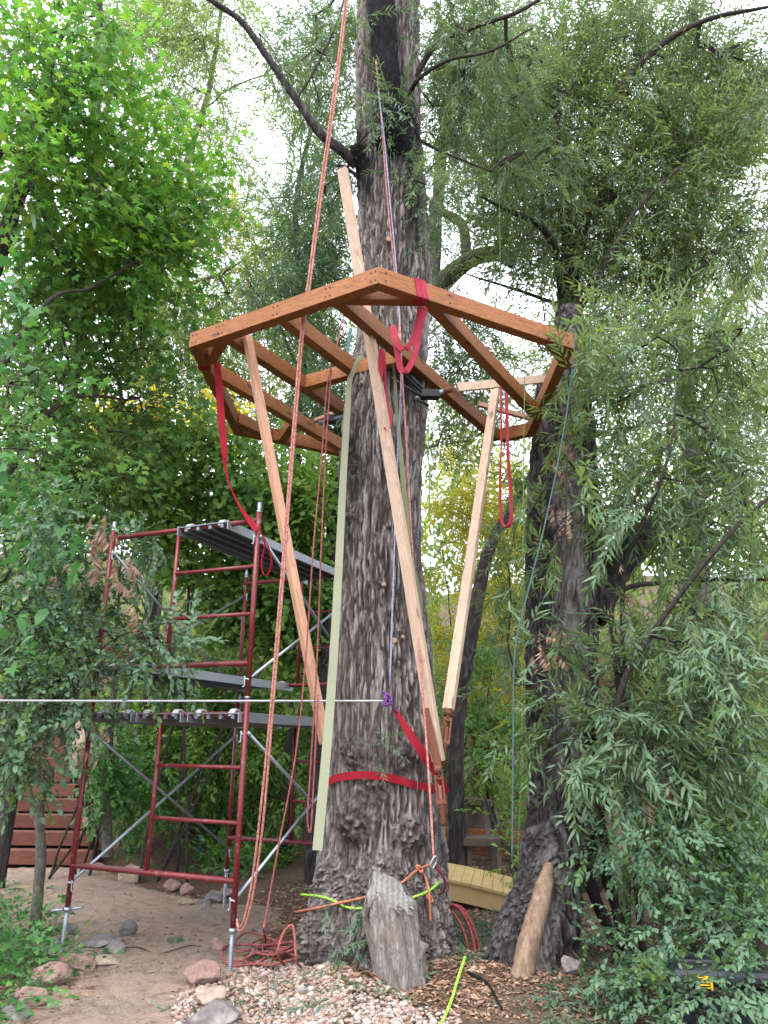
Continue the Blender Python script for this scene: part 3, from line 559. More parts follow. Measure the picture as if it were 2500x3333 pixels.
# ---------------- hexagonal platform frame ----------------
HC = np.array([-.028, 6.538]); HR = 1.866; HZ = 4.694; HB = .138; BW = .09
HV = [HC+HR*np.array([math.cos(a), math.sin(a)]) for a in [-math.pi/2-.0178+k*math.pi/3 for k in range(6)]]
hv = (HV[0]-HV[5])/HR; hu = np.array([-hv[1], hv[0]]); HL = HV[5]
def hp(v, u, z=HZ+HB/2): p = HL+hv*v+hu*u; return np.array([p[0], p[1], z])
plat = empty('platform_frame', (HC[0], HC[1], HZ), 'hexagonal cedar-stained timber platform frame held up around the big willow', 'platform')
for k in range(6):
    A, B = HV[k], HV[(k+1) % 6]; d = (B-A)/HR; inn = np.array([-d[1], d[0]])
    if inn@(HC-A) < 0: inn = -inn
    a = np.array([*(A+inn*BW/2), HZ+HB/2]); b = np.array([*(B+inn*BW/2), HZ+HB/2])
    tn = math.tan(math.radians(30)); a2 = a+np.array([*(d*tn*BW/2), 0])*1; b2 = b-np.array([*(d*tn*BW/2), 0])
    # y axis of timber = z cross x
    y = np.cross([0, 0, 1.], np.array([*d, 0])); s = 1 if y[:2]@inn > 0 else -1
    if k == 2: b2 = a2+np.array([*(d*.34), 0])      # this side stops at the long joist
    timber('rim_beam', a2, b2, BW, HB, CEDAR, plat, m0=s*tn, m1=0. if k == 2 else -s*tn)
jz = HZ+HB/2
def hexexit(v):     # far end of a joist line at offset v
    us = np.linspace(.3, 3.6, 800); inside = []
    for u in us:
        p = hp(v, u)[:2]; ok = all(((HV[(k+1) % 6]-HV[k])[0]*(p-HV[k])[1]-(HV[(k+1) % 6]-HV[k])[1]*(p-HV[k])[0]) > .095*HR for k in range(6)); inside.append(ok)
    i = [j for j, q in enumerate(inside) if q]; return us[i[0]], us[i[-1]]
for v, lim in ((-.195, None), (.36, None), (.93, 1.083), (1.455, None), (2.04, None)):
    u0, u1 = hexexit(v); u0 -= .02; u1 += .02
    if abs(v-.36) < .01 or abs(v-.93) < .01 or abs(v-1.455) < .01: u0 = .091
    if lim: u1 = lim
    timber('joist', hp(v, u0, jz), hp(v, u1, jz), .089, HB-.006, CEDAR, plat, bevel=.003)
timber('cross_beam', hp(.407, 1.13, jz), hp(1.409, 1.13, jz), .089, HB-.012, CEDAR, plat)
timber('cross_beam', hp(.407, 1.86, jz), hp(1.409, 1.86, jz), .089, HB-.012, CEDAR, plat)
def brace(p, q, nm='corner_brace'):   # given inner bottom edge points on the plan
    p = np.array([*p, HZ+HB/2]); q = np.array([*q, HZ+HB/2]); d = (q-p)/np.linalg.norm(q-p); c = np.array([*HC, 0]); n = np.array([-d[1], d[0], 0]); n *= np.sign(n@((p+q)/2*[1, 1, 0]-c))
    timber(nm, p+n*.045, q+n*.045, .086, HB-.018, CEDAR, plat)
g2 = lambda x, y: G(x, y, HZ)[:2]
brace(g2(752, 1113), g2(700, 1192)); brace(g2(1755, 1112), g2(1838, 1208)); brace((-.40, 4.985), (.29, 4.985)); brace((-1.52, 7.20), (-1.16, 7.70)); brace((-1.10, 7.74), (-.93, 7.30))
# screws in the faces of the front beams
SCR = paint('screw_head', (.05, .035, .03), .4, .7); sm = None
def screws(A, B, ts, z1, z2, off=.0):
    global sm
    d = (B-A)/np.linalg.norm(B-A); n = np.array([d[1], -d[0]]); n *= np.sign(n@(A-HC))
    for t in ts:
        for dz in (z1, z2):
            for dx in (0, off) if off else (0,):
                p = A+d*(t+dx)+n*.001
                if sm is None:
                    o = MB().tube([(0, 0, -.003), (0, 0, .003)], .007, 8).build('screw', SCR, None, org=(0, 0, 0)); sm = o.data
                else: o = link('screw', sm)
                o.parent = plat; o.matrix_local = Matrix.Translation(Vector((p[0]-HC[0], p[1]-HC[1], dz))) @ Vector((n[0], n[1], 0)).to_track_quat('Z', 'Y').to_matrix().to_4x4()
screws(HV[5], HV[0], [.035, .33, .90, 1.40, 1.80], .035, .105, .04); screws(HV[0], HV[1], [.06, .62, 1.80], .035, .105)
# three temporary boards and loose joist hardware
def looseboard(p, q, w_, h_, mat, lab, nm='scrap_board'):
    c = (np.array(p)+q)/2; r = empty(nm, (c[0], c[1], c[2]-h_/2), lab, 'board'); timber('board', p, q, w_, h_, mat, r); return r
looseboard(W(1488, 1262, 6.55), W(1812, 1229, 7.15), .038, .085, PINE, 'raw two-by-four spanning across inside the right-hand part of the platform frame')
looseboard(W(1556, 1315, 7.3), W(1722, 1360, 7.42), .05, .05, PINE2, 'short thin pale board sloping behind the back right corner of the platform')
looseboard(W(1018, 1372, 7.2), W(1096, 1342, 7.3), .1, .03, PINE2, 'short scrap of board between the back joists left of the big trunk')
# nails
nl = MB()
for a, b in (((1514, 1306), (1562, 1291)), ((1522, 1322), (1570, 1310)), ((1514, 1308), (1568, 1295))): nl.tube([W(*a, 6.6), W(*b, 6.5)], .002, 5)
nl.build('nail', STEEL, plat)
# steel support collar with its through pipe
rig = empty('steel_collar', (0, 6.2, 4.4), 'black steel bracket and pipe clamped to the big trunk just under the platform', 'bracket')
MB().tube([W(1040, 1376, 6.55), W(1468, 1268, 5.95)], .021, 14).build('pipe', GALV, rig, True)
MB().tube([W(1447, 1273, 5.98), W(1470, 1267.5, 5.95)], .027, 14).build('pipe_cap', RUST, rig, True)
MB().box(W(1400, 1285, 6.0), .16, .09, .07).build('clamp', STEEL, rig, bevel=.006); MB().box(W(1075, 1365, 6.5), .11, .09, .07).build('clamp', STEEL, rig, bevel=.006)
mb = MB()
for p, q in (((1290, 1190, 5.95), (1395, 1300, 6.0)), ((1330, 1215, 5.95), (1400, 1290, 6.0)), ((1275, 1230, 5.93), (1370, 1290, 5.95)), ((1360, 1300, 5.95), (1395, 1320, 6.0))):
    mb.tube([W(*p), W(*q)], .012, 8)
mb.build('strut', STEEL, rig, True)

# ---------------- lumber props ----------------
def prop(p0, p1, mat, lab, wd=.038, ht=.089, side=(0.15, 1, 0), hardware=None):
    r = empty('lumber_prop', (p0[0], p0[1], min(p0[2], p1[2])), lab, 'prop', 'raw two-by-four props around the big tree'); timber('timber', p0, p1, wd, ht, mat, r, side=side, bevel=.003)
    if hardware: hardware(r)
    return r
# left prop
prop(W(1058, 2420, 5.72), W(805, 1098, 5.60), PINE2, 'left pale prop running from beside the scaffold planks up to the second joist', wd=.06, ht=.075, side=(.9, .5, 0))
def turnbuckle(r, p, q):
    p = np.array(p); q = np.array(q); d = q-p; L = np.linalg.norm(d); d /= L; X = np.cross(d, [0, 1, 0]); X /= np.linalg.norm(X)
    mb = MB(); mb.tube([p, p+d*L*.16], .016, 10); mb.box(p+d*L*.02, .05, .05, .05, np.array([X, np.cross(X, d), d])); mb.build('upper_eye', RUST, r, True)
    mb = MB()
    for s in (-1, 1): mb.box(p+d*L*.37+X*s*.026, .014, .022, L*.44, np.array([X, np.cross(X, d), d]))
    mb.box(p+d*L*.16, .068, .026, .03, np.array([X, np.cross(X, d), d])); mb.box(p+d*L*.59, .068, .026, .03, np.array([X, np.cross(X, d), d])); mb.build('buckle_body', RUST, r, bevel=.004)
    mb = MB(); mb.tube([p+d*L*.3, q], .014, 10)
    n = int(L*.42/.013)
    for i in range(n): c = p+d*L*(.6+.36*i/n); mb.tube([c, c+d*.007], .019, 10)
    mb.build('threaded_rod', RUST, r, True)
P2b = W(1462, 2465, 5.62); P2a = W(1115, 552, 5.36); pj = W(1391, 2308, 5.62)
def hw2(r):
    a = W(1384, 2305, 5.58); b = W(1428, 2500, 5.56); d = b-a; L = np.linalg.norm(d); d /= L; X = np.cross(d, [.15, 1, 0]); X /= np.linalg.norm(X)
    mb = MB(); mb.box((a+b)/2, .05, .012, L, np.array([X, np.cross(X, d), d])); mb.box((a+b)/2-X*.028+np.cross(X, d)*.02, .006, .05, L, np.array([X, np.cross(X, d), d])); mb.build('steel_angle', RUST, r, bevel=.003)
    turnbuckle(r, W(1425, 2500, 5.5), W(1444, 2690, 5.5))
prop(W(1428, 2478, 5.62), P2a, PINE, 'longest pale prop, rising in front of the big trunk up through the platform', hardware=hw2, wd=.05, ht=.085, side=(.6, 1, 0))
prop(W(1459, 2310, 5.75), W(1613, 1270, 6.72), PINE, 'right pale prop ending above a rusty turnbuckle, clear of the trunk', wd=.05, ht=.08, side=(.6, 1, 0), hardware=lambda r: turnbuckle(r, W(1460, 2315, 5.75), W(1440, 2490, 5.62)))

# ---------------- scaffold ----------------
fl = np.array([-2.397, 6.429]); fr = np.array([-1.009, 5.809]); bl = np.array([-1.547, 8.332]); br_ = np.array([-.16, 7.712]); z0, sp = .595, .3776
g3 = lambda b, z: np.array([b[0], b[1], z])
scf = empty('scaffold_tower', (-1.3, 7.1, 0), 'two-storey red tubular scaffold tower with galvanised cross braces on screw jacks', 'scaffold')
def sframe(L, R, zb, ze, rungs, mid, jack=None, pin=True):
    f = MB()
    fo = tag(bpy.data.objects.new('scaffold_frame', None)); COL.objects.link(fo); fo.parent = scf; ORG[fo] = ORG[scf]; fo.empty_display_size = .1
    for b in (L, R): MB().tube([g3(b, zb), g3(b, ze+.02)], .0215, 12).build('post', REDP, fo, True)
    for z in (rungs[0], rungs[-1]): MB().tube([g3(L, z), g3(R, z)], .0215, 12).build('ledger', REDP, fo, True)
    m = L+(R-L)*mid; MB().tube([g3(m, rungs[0]), g3(m, rungs[-1])], .018, 12).build('ladder_post', REDP, fo, True)
    for z in rungs[1:-1]: MB().tube([g3(m, z), g3(R, z)], .016, 10).build('rung', REDP, fo, True)
    for b in (L, R): MB().tube([g3(b, ze), g3(b, ze+.10)], .017, 10).tube([g3(b, ze+.015), g3(b, ze+.03)], .023, 12).build('coupling_pin', GALV, fo, True)
    d3 = np.array([R[0]-L[0], R[1]-L[1], 0])/1.52
    for b, s in ((L, 1), (R, -1)):
        for z in (rungs[0]-.12, rungs[-1]-.14):
            c = g3(b, z)-np.array([0, .03, 0])+d3*.03*s; mb = MB(); mb.tube([g3(b, z), c], .008, 6); mb.tube([c+[0, 0, .02], c+[0, 0, -.05], c+[.012*s, 0, -.06]], .006, 6); mb.build('brace_lock', GALV, fo, True)
    return fo
lo = [z0+i*sp for i in range(4)]; hi = [z0+i*sp for i in range(4, 8)]
for A, B in ((fl, fr), (bl, br_)):
    sframe(A, B, .285, lo[-1]+.10, lo, .48); sframe(A, B, lo[-1]+.13, hi[-1]+.05, hi, .48)
for b, hand in ((fl, 1), (fr, 0), (bl, 0), (br_, 0)):
    zg = float(terrain(b[0], b[1]))
    mb = MB(); mb.tube([g3(b, zg), g3(b, .34)], .0145, 12); mb.tube([g3(b, .27), g3(b, .30)], .026, 12)
    n = int((.28-zg)/.012)
    for i in range(n): z = zg+.01+i*.012; mb.tube([g3(b, z), g3(b, z+.006)], .0175, 10)
    if hand: mb.tube([g3(b, .285)+[-.115, -.01, -.012], g3(b, .285)+[-.03, 0, .0]], [.008, .014], 8); mb.tube([g3(b, .285)+[.115, .01, .014], g3(b, .285)+[.03, 0, 0]], [.008, .014], 8)
    mb.box(g3(b, zg+.004), .12, .12, .008)
    mb.build('screw_jack', GALV, scf, True)
def xb(a, b):
    a = np.array(a); b = np.array(b); d = (b-a)/np.linalg.norm(b-a)
    mb = MB(); mb.tube([a, b], .0125, 8); mb.tube([a-d*.02, a+d*.06], [.016, .008], 8); mb.tube([b-d*.06, b+d*.02], [.008, .016], 8); mb.build('cross_brace', GALV, scf, True)
for A, B in ((fl, bl), (fr, br_)):
    for za, zb in ((lo[0]-.12, lo[-1]-.14), (hi[0]-.12, hi[-1]-.14)):
        xb(g3(A, za), g3(B, zb)); xb(g3(A, zb)+[.03, 0, 0], g3(B, za)+[.03, 0, 0])
# planks
nd = np.array([bl[0]-fl[0], bl[1]-fl[1]]); nd /= np.linalg.norm(nd); wdv = (fr-fl)/1.52
def plank(f0, f1, z, lab, skew=0.):
    a = fl+wdv*1.52*(f0+f1)/2; b = bl+wdv*1.52*((f0+f1)/2+skew); c = g3((a+b)/2, z); r = empty('scaffold_plank', c, lab, 'plank', 'aluminium planks lying on the scaffold'); wd = (f1-f0)*1.52
    d = b-a; L = np.linalg.norm(d); d /= L; n = np.array([d[1], -d[0]]); ax = np.array([[*d, 0], [*n, 0], [0, 0, 1]]); zc = z-.052
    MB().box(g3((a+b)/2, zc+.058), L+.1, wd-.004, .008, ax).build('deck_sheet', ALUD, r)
    for s in (-1, 1): MB().box(g3((a+b)/2+n*s*(wd/2), zc+.03), L+.12, .006, .075, ax).build('side_rail', ALU, r, bevel=.002)
    for i in range(4):
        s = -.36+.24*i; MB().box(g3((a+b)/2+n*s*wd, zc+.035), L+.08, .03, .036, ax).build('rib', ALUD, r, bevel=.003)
    hk = None
    for e, pt in ((-1, a), (1, b)):
        for s in (-.33, .33):
            c0 = g3(pt+n*s*wd, z); q = [c0+np.array([*(-d*e*.10), -.0]), c0+np.array([*(-d*e*.04), .022]), c0+np.array([*(d*e*.0), .036]), c0+np.array([*(d*e*.03), .012]), c0+np.array([*(d*e*.034), -.012])]
            MB().ribbon(q, .05, [*n, 0], .012, 14).build('hook', HOOK, r)
    return r
plank(.50, .83, hi[-1], 'single aluminium plank at the very top of the scaffold, seen from below')
plank(.06, .42, hi[0], 'aluminium plank at mid height of the scaffold, half hidden by leaves')
plank(.03, .31, lo[-1], 'leftmost plank of the lower scaffold deck'); plank(.345, .63, lo[-1], 'middle plank of the lower scaffold deck'); plank(.675, .98, lo[-1], 'rightmost plank of the lower scaffold deck, nearest the big trunk')

# ---------------- straps ----------------
def strap(name, P, wd, wdir, mat, lab, th=.004, seg=None, extra=None):
    P = np.array(P, float); o = MB().ribbon(P, wd, wdir, th, seg); c = P[np.argmin(P[:, 2])]
    if extra: extra(o)
    ob = o.build(name, mat, None, org=c); tag(ob, lab, 'strap'); return ob
def wrapbox(A, B, t, w_, mat, o, turns=2, tilt=0., g=.004):     # webbing turns round a beam A->B at distance t
    d = (B-A)/np.linalg.norm(B-A); n = np.array([-d[1], d[0]]); n *= np.sign(n@(HC-A))
    for i in range(turns):
        tt = t+i*w_*.9; gg = g+.002*i; q = []
        for (yy, zz) in ((-gg, -gg), (-gg, HB+gg), (BW+gg, HB+gg), (BW+gg, -gg), (-gg, -gg)):
            p = A+d*(tt+tilt*(1 if zz > 0 else 0))+n*yy; q.append(np.array([*p, HZ+zz]))
        Q = []
        for j in range(4): Q += [q[j]+(q[j+1]-q[j])*s for s in (0.03, .5, .97)]
        Q.append(Q[0]); o.ribbon(Q, w_, [*d, 0], .004, len(Q)*2)
X = lambda L: [W(*p) for p in L]
strap('pink_strap', X([(1383, 1000, 4.93), (1364, 1080, 4.98), (1351, 1150, 5.0), (1332, 1195, 5.03), (1315, 1211, 5.06), (1301, 1190, 5.1), (1291, 1130, 5.15), (1285, 1085, 5.2), (1276, 1062, 5.28)]), .05, (.9, -.45, 0), PINK,
      'faded red strap wrapped round the front right beam and drooping in a loop', extra=lambda o: (wrapbox(HV[0], HV[1], .355, .05, PINK, o, 2, -.03), o.ribbon(np.array(X([(1368, 1000, 4.95), (1358, 1060, 5.0), (1340, 1110, 5.02), (1318, 1137, 5.05), (1296, 1124, 5.12), (1282, 1090, 5.2), (1276, 1062, 5.29)])), .046, [.9, -.45, 0], .004)))
strap('red_strap', X([(1241, 1136, 5.38), (1239, 1200, 5.42), (1236, 1262, 5.45), (1240, 1325, 5.47)]), .045, (1, .1, 0), PINK, 'red strap hanging straight down behind the longest prop')
strap('narrow_strap', X([(1251, 1148, 5.5), (1254, 1215, 5.52), (1258, 1290, 5.52), (1270, 1350, 5.5), (1268, 1385, 5.48), (1254, 1398, 5.45)]), [.02, .018, .022, .03, .04], (1, .5, 0), PINK, 'narrow red strap tail with a curled end hanging against the bark')
strap('long_left_strap', X([(707, 1178, 5.98), (712, 1240, 5.98), (718, 1330, 5.95), (726, 1420, 5.92), (731, 1480, 5.9), (733, 1515, 5.9), (742, 1560, 5.88), (762, 1612, 5.85), (785, 1655, 5.83), (812, 1695, 5.8), (838, 1725, 5.78)]), [.055, .06, .065, .06, .05, .03, .02, .02, .03, .05, .06], [(1, .2, 0), (1, .4, 0), (.6, 1, 0), (.9, .2, .4)], REDW,
      'long red strap falling from the left beam of the platform to the scaffold top', extra=lambda o: wrapbox(HV[5], HV[4], .34, .035, REDW, o, 2, 0))
strap('scaffold_strap_loop', X([(840, 1725, 5.74), (862, 1755, 5.72), (880, 1800, 5.72), (884, 1840, 5.72), (870, 1872, 5.72), (856, 1862, 5.72), (853, 1820, 5.72), (862, 1780, 5.72), (856, 1745, 5.74)]), .022, (.4, 1, 0), REDW, 'loose loop of red strap hanging at the top right post of the scaffold')
strap('hanging_loop_strap', X([(1630, 1258, 5.95), (1631, 1330, 5.95), (1632, 1440, 5.95), (1628, 1540, 5.95), (1629, 1640, 5.95), (1634, 1698, 5.95), (1650, 1714, 5.95), (1664, 1692, 5.95), (1662, 1600, 5.95), (1655, 1500, 5.95), (1651, 1400, 5.95), (1649, 1280, 5.95)]), [.02, .02, .016, .02, .03, .04, .045, .04, .035, .035, .035, .035], (.8, .6, 0), PINK, 'long red loop strap dangling free below the right joist')
q = []
def beamwrap(v, u, o, mat, w_=.05):
    c = hp(v, u); 
    Q = [c+np.array([*(hv*a), b]) for a, b in ((-.049, -.074), (-.049, 0), (-.049, .074), (0, .075), (.049, .074), (.049, 0), (.049, -.074), (0, -.075), (-.049, -.074))]
    o.ribbon(Q, w_, [*hu, 0], .004, 18)
strap('beige_strap', X([(1180, 1158, 5.72), (1162, 1176, 5.71), (1151, 1208, 5.72), (1138, 1240, 5.74), (1133, 1300, 5.76), (1127, 1400, 5.74), (1117, 1560, 5.70), (1105, 1800, 5.62), (1085, 2150, 5.5), (1062, 2450, 5.4), (1033, 2768, 5.3)]), [.028, .035, .04, .044, .048, .052, .056, .06, .062, .064, .065], (1, .15, 0), BEIGE, 'long pale beige strap hanging the full height at the left of the trunk')
strap('olive_strap', X([(1278, 1182, 5.6), (1285, 1230, 5.75), (1290, 1320, 5.8), (1300, 1430, 5.82), (1312, 1560, 5.8), (1326, 1700, 5.8), (1340, 1830, 5.8), (1362, 1930, 5.85), (1372, 2010, 5.9)]), [.025, .025, .03, .035, .04, .045, .045, .045, .03], (1, .3, 0), OLIVE, 'olive green strap running down the right front of the trunk behind the prop')
strap('blue_strap', X([(1142, 1068, 6.2), (1136, 1110, 6.15), (1131, 1150, 6.1)]), .03, (1, 0, .3), TEAL, 'short blue-green strap knotted to the left of the trunk above the platform')
# ring strap round the trunk
def around(z, off, a0, a1, n, dz=lambda t: 0.):
    out = []
    for i in range(n):
        t = i/(n-1); a = a0+(a1-a0)*t; zz = z+dz(t); cx = np.interp(zz, [r[2] for r in RG], [r[0] for r in RG]); cy = np.interp(zz, [r[2] for r in RG], [r[1] for r in RG]); r = np.interp(zz, [r[2] for r in RG], [r[3] for r in RG])+off
        out.append((cx+r*math.cos(a), cy+r*math.sin(a), zz))
    return np.array(out)
zr = D(800, 1685, 5.85)[2]
def extra_ring(o): 
    kx = W(1440, 2560, 5.95); o.ribbon(np.array(X([(1285, 2310, 5.72), (1335, 2390, 5.71), (1385, 2465, 5.72), (1430, 2530, 5.8), (1455, 2580, 5.95)])), [.028, .06, .065, .055, .05], [.8, 0, .6], .004)
_r = [hit(x, y, .03) for x, y in ((712, 1688), (722, 1682), (745, 1677), (775, 1674), (805, 1675), (835, 1679), (862, 1685), (885, 1692), (905, 1697), (925, 1701), (940, 1703))]; _b = around(zr-.04, .05, .1, math.pi-.05, 14)
strap('trunk_ring_strap', np.vstack([_r, _b, _r[:1]]), .055, (0, 0, 1), REDW, 'bright red strap girdling the big trunk and rising to the purple knot', extra=extra_ring, seg=120)

# ---------------- ropes ----------------
def rp(name, P, r, mat, lab, seg=None, n=8, cat='rope'):
    P = np.array(P, float); o = MB().tube(P, r, n, seg or (len(P)-1)*8+1).build(name, mat, None, True, org=P[np.argmin(P[:, 2])]); return tag(o, lab, cat)
def XD(L): return [D(*p) for p in L]
rp('double_rope', XD([(752, -60, 4.9), (745, 10, 4.95), (718, 220, 5.0), (690, 420, 5.1), (664, 620, 5.15), (652, 700, 5.2), (635, 900, 5.25), (618, 1120, 5.3), (601, 1330, 5.35), (583, 1550, 5.42), (563, 1750, 5.5), (545, 1900, 5.6), (528, 1985, 5.68), (516, 2003, 5.75), (512, 1985, 5.78)]), .0085, SALM, 'salmon climbing rope slanting from the top of the picture to the scaffold foot, left strand')
rp('double_rope', XD([(755, -60, 4.9), (749, 10, 4.95), (723, 220, 5.0), (695, 420, 5.1), (669, 620, 5.15), (657, 700, 5.2), (640, 900, 5.25), (622, 1120, 5.3), (606, 1330, 5.35), (588, 1550, 5.42), (571, 1750, 5.5), (552, 1900, 5.6), (533, 1990, 5.68), (518, 2010, 5.74), (511, 1992, 5.78)]), .0085, SALM, 'salmon climbing rope slanting from the top of the picture to the scaffold foot, right strand')
rp('hoist_rope', XD([(740, 690, 6.0), (722, 770, 5.9), (706, 838, 5.8), (695, 985, 5.7), (677, 1180, 5.6), (662, 1400, 5.55), (640, 1620, 5.5), (605, 1810, 5.5), (583, 1930, 5.5), (572, 1995, 5.5)]), .006, CORAL, 'coral hoist rope running from behind the platform to the tangled coil')
rp('hoist_rope', XD([(716, 800, 5.85), (712, 850, 5.8), (703, 985, 5.7), (694, 1180, 5.62), (686, 1400, 5.6), (677, 1560, 5.58), (668, 1700, 5.56), (664, 1770, 5.55), (671, 1795, 5.55), (677, 1700, 5.56), (687, 1500, 5.58)]), .006, CORAL, 'coral rope hanging in a tight doubled bight left of the beige strap')
rp('trunk_rope', XD([(812, 130, 5.75), (824, 260, 5.78), (836, 420, 5.85), (848, 540, 5.9), (862, 680, 5.9), (868, 800, 5.65), (878, 960, 5.62), (890, 1180, 5.6), (905, 1400, 5.55), (918, 1560, 5.5), (929, 1720, 5.45), (937, 1858, 5.4)]), .008, SALM, 'salmon rope running down the face of the trunk to the steel ring')
rp('slack_line', XD([(818, 200, 5.76), (830, 300, 5.78), (842, 430, 5.84), (853, 545, 5.9), (863, 690, 5.88), (866, 830, 5.66), (858, 1000, 5.7), (850, 1250, 5.68), (842, 1482, 5.66)]), .0065, GRYB, 'thin blue-grey line beside the salmon rope on the trunk')
rp('teal_line', XD([(1243, 725, 5.5), (1230, 850, 5.5), (1205, 1000, 5.5), (1175, 1140, 5.5), (1140, 1280, 5.5), (1118, 1370, 5.5), (1110, 1450, 5.5), (1108, 1650, 5.5), (1106, 1860, 5.5)]), .006, TEAL, 'dull teal line slanting from the right platform corner to the ground')
rp('green_line', XD([(1135, 700, 6.2), (1131, 1000, 6.2), (1129, 1400, 6.2), (1124, 1700, 6.2), (1118, 1880, 6.2)]), .0045, LIMET, 'thin green line hanging beside the dark leaning tree')
rp('green_line', XD([(1075, 100, 7), (1080, 540, 6.9), (1082, 620, 6.85), (930, 800, 6.6)][:2]+[(1084, 700, 6.8)]), .004, LIMET, 'thin green line crossing the crown above the right beam')
rp('green_line', XD([(925, 900, 6.0), (929, 1150, 6.0), (934, 1350, 6.0), (939, 1485, 6.0)]), .0045, LIMET, 'thin green line just right of the trunk between the two props')
rp('grey_cable', [D(-420, 1512, 5.2), D(-60, 1513, 5.35), D(200, 1514, 5.42), D(500, 1514, 5.52), D(700, 1514, 5.6), D(832, 1514, 5.66)], .0075, GREYR, 'taut grey line stretched level from the left edge to the purple knot')
mb = MB(); r_ = np.random.default_rng(3); c0 = D(834, 1508, 5.64); th = np.linspace(0, 1, 60)
mb.tube([c0+.042*np.array([math.sin(17*t)*math.cos(5*t), .5*math.cos(13*t), 1.2*math.cos(11*t+1)]) for t in th], .008, 6, seg=300); mb.tube([c0, D(845, 1522, 5.68), D(858, 1540, 5.72)], .007, 8)
tag(mb.build('purple_knot', PURP, None, True, org=c0), 'purple cord knot joining the grey line to the red strap', 'knot')
zg = D(800, 1960, 5.5)[2]
def gd(L, off=.0):      # points draped on the trunk face
    out = []
    for x, y in L: out.append(hit(x, y, .012+off*.3))
    return out
rp('base_green_rope', gd([(650, 1932), (690, 1936), (720, 1945), (745, 1958), (775, 1962), (830, 1955), (880, 1942), (925, 1925), (950, 1905)], .02), .0085, LIME, 'lime green rope wound round the foot of the big trunk')
rp('base_orange_rope', gd([(638, 1970), (680, 1962), (730, 1951), (780, 1940), (830, 1928), (870, 1905), (900, 1880), (930, 1866)], .07), .009, ORNG, 'orange rope crossing the foot of the trunk up to the steel ring')
rp('rope_tail', gd([(905, 1876), (918, 1893), (926, 1922), (928, 1945), (930, 1990)], .07), .009, ORNG, 'short knotted orange rope tail hanging below the steel ring')
rp('dark_rope_tail', [D(938, 1862, 5.4), D(952, 1885, 5.45), D(962, 1905, 5.6), D(957, 1925, 5.75), D(948, 1930, 5.9)], .009, MARN, 'dark end of rope turning round the right side of the trunk foot')
for kx, ky, lab in ((906, 1876, 'upper orange knot just left of the steel ring'), (928, 1940, 'lower orange knot on the hanging tail')):
    c = gd([(kx, ky)], .08)[0]; mb = MB(); mb.tube([c+.02*np.array([math.sin(2*t*6.28), .6*math.cos(3*t*6.28), math.cos(2*t*6.28+.8)]) for t in np.linspace(0, 1, 30)], .009, 7, seg=120); tag(mb.build('rope_knot', ORNG, None, True, org=c), lab, 'knot')
c = D(937, 1862, 5.38); mb = MB(); mb.tube([c+np.array([.016*math.cos(a)+.012*math.sin(a), .01*math.cos(a), .036*math.sin(a)]) for a in np.linspace(0, 2*math.pi, 24)], .0055, 8, seg=48)
tag(mb.build('steel_ring', GALV, None, True, org=c), 'steel ring joining the ropes low on the right of the trunk', 'ring')
def grd(P, up=.012): P = np.array(P); P[2] = float(terrain(P[0], P[1]))+up; return P
P = [grd(DG(*q, .12), u) for q, u in (((1005, 2095), .05), ((990, 2118), .03), ((972, 2150), .02), ((945, 2180), .015), ((900, 2196), .015), ((850, 2204), .015), ((780, 2216), .015), ((700, 2225), .015))]
rp('ground_green_rope', P, .0095, LIME, 'lime green rope end lying on the ground right of the cut stump')
# tangled coil on the ground
r_ = np.random.default_rng(11); P = []
for i in range(64):
    t = i/63; cx, cy = 572+55*math.sin(t*9)*r_.uniform(.6, 1.2), 2062+34*math.cos(t*13+1)*r_.uniform(.4, 1.1); a = i*1.05; rr = r_.uniform(18, 48)
    q = DG(cx+rr*math.cos(a)*1.25, cy+rr*.45*math.sin(a), .03); P.append(grd(q, .015+.03*r_.random()+.02*t))
P += [grd(DG(572, 2040, .03), .05), D(570, 2010, 5.55), D(572, 1990, 5.5)]
rp('rope_coil', P, .0085, CORAL, 'tangled heap of coral rope on the gravel beside the scaffold foot', seg=700, n=7)
for dx, lab in ((0, 'long slack bight'),):
    rp('rope_bight', [grd(DG(615+dx, 2095, .05), .02), D(600+dx, 2060, 5.42), D(612+dx, 2015, 5.5), D(630+dx, 1998, 5.55), D(636+dx, 2020, 5.5), D(640+dx, 2075, 5.45), grd(DG(648+dx, 2105, .05), .02), grd(DG(620+dx, 2118, .05), .02)], .0085, CORAL, f'{lab} of coral rope leaning against the left root of the trunk')
mb = MB(); c = D(968, 2030, 6.1)
for k in range(6):
    o = r_.uniform(-.02, .02, 3); mb.tube([c+o+np.array([.10*math.sin(a)+.03*k*.5+.1*(1-math.cos(a))*.5, .03*math.cos(a)-.05+.012*k, .22*math.cos(a)-.0]) for a in np.linspace(0, 2*math.pi, 14)], .010, 7, seg=60)
tag(mb.build('hanging_coil', MARN, None, True, org=c-[0, 0, .22]), 'maroon rope coil hanging behind the right root of the trunk', 'rope')

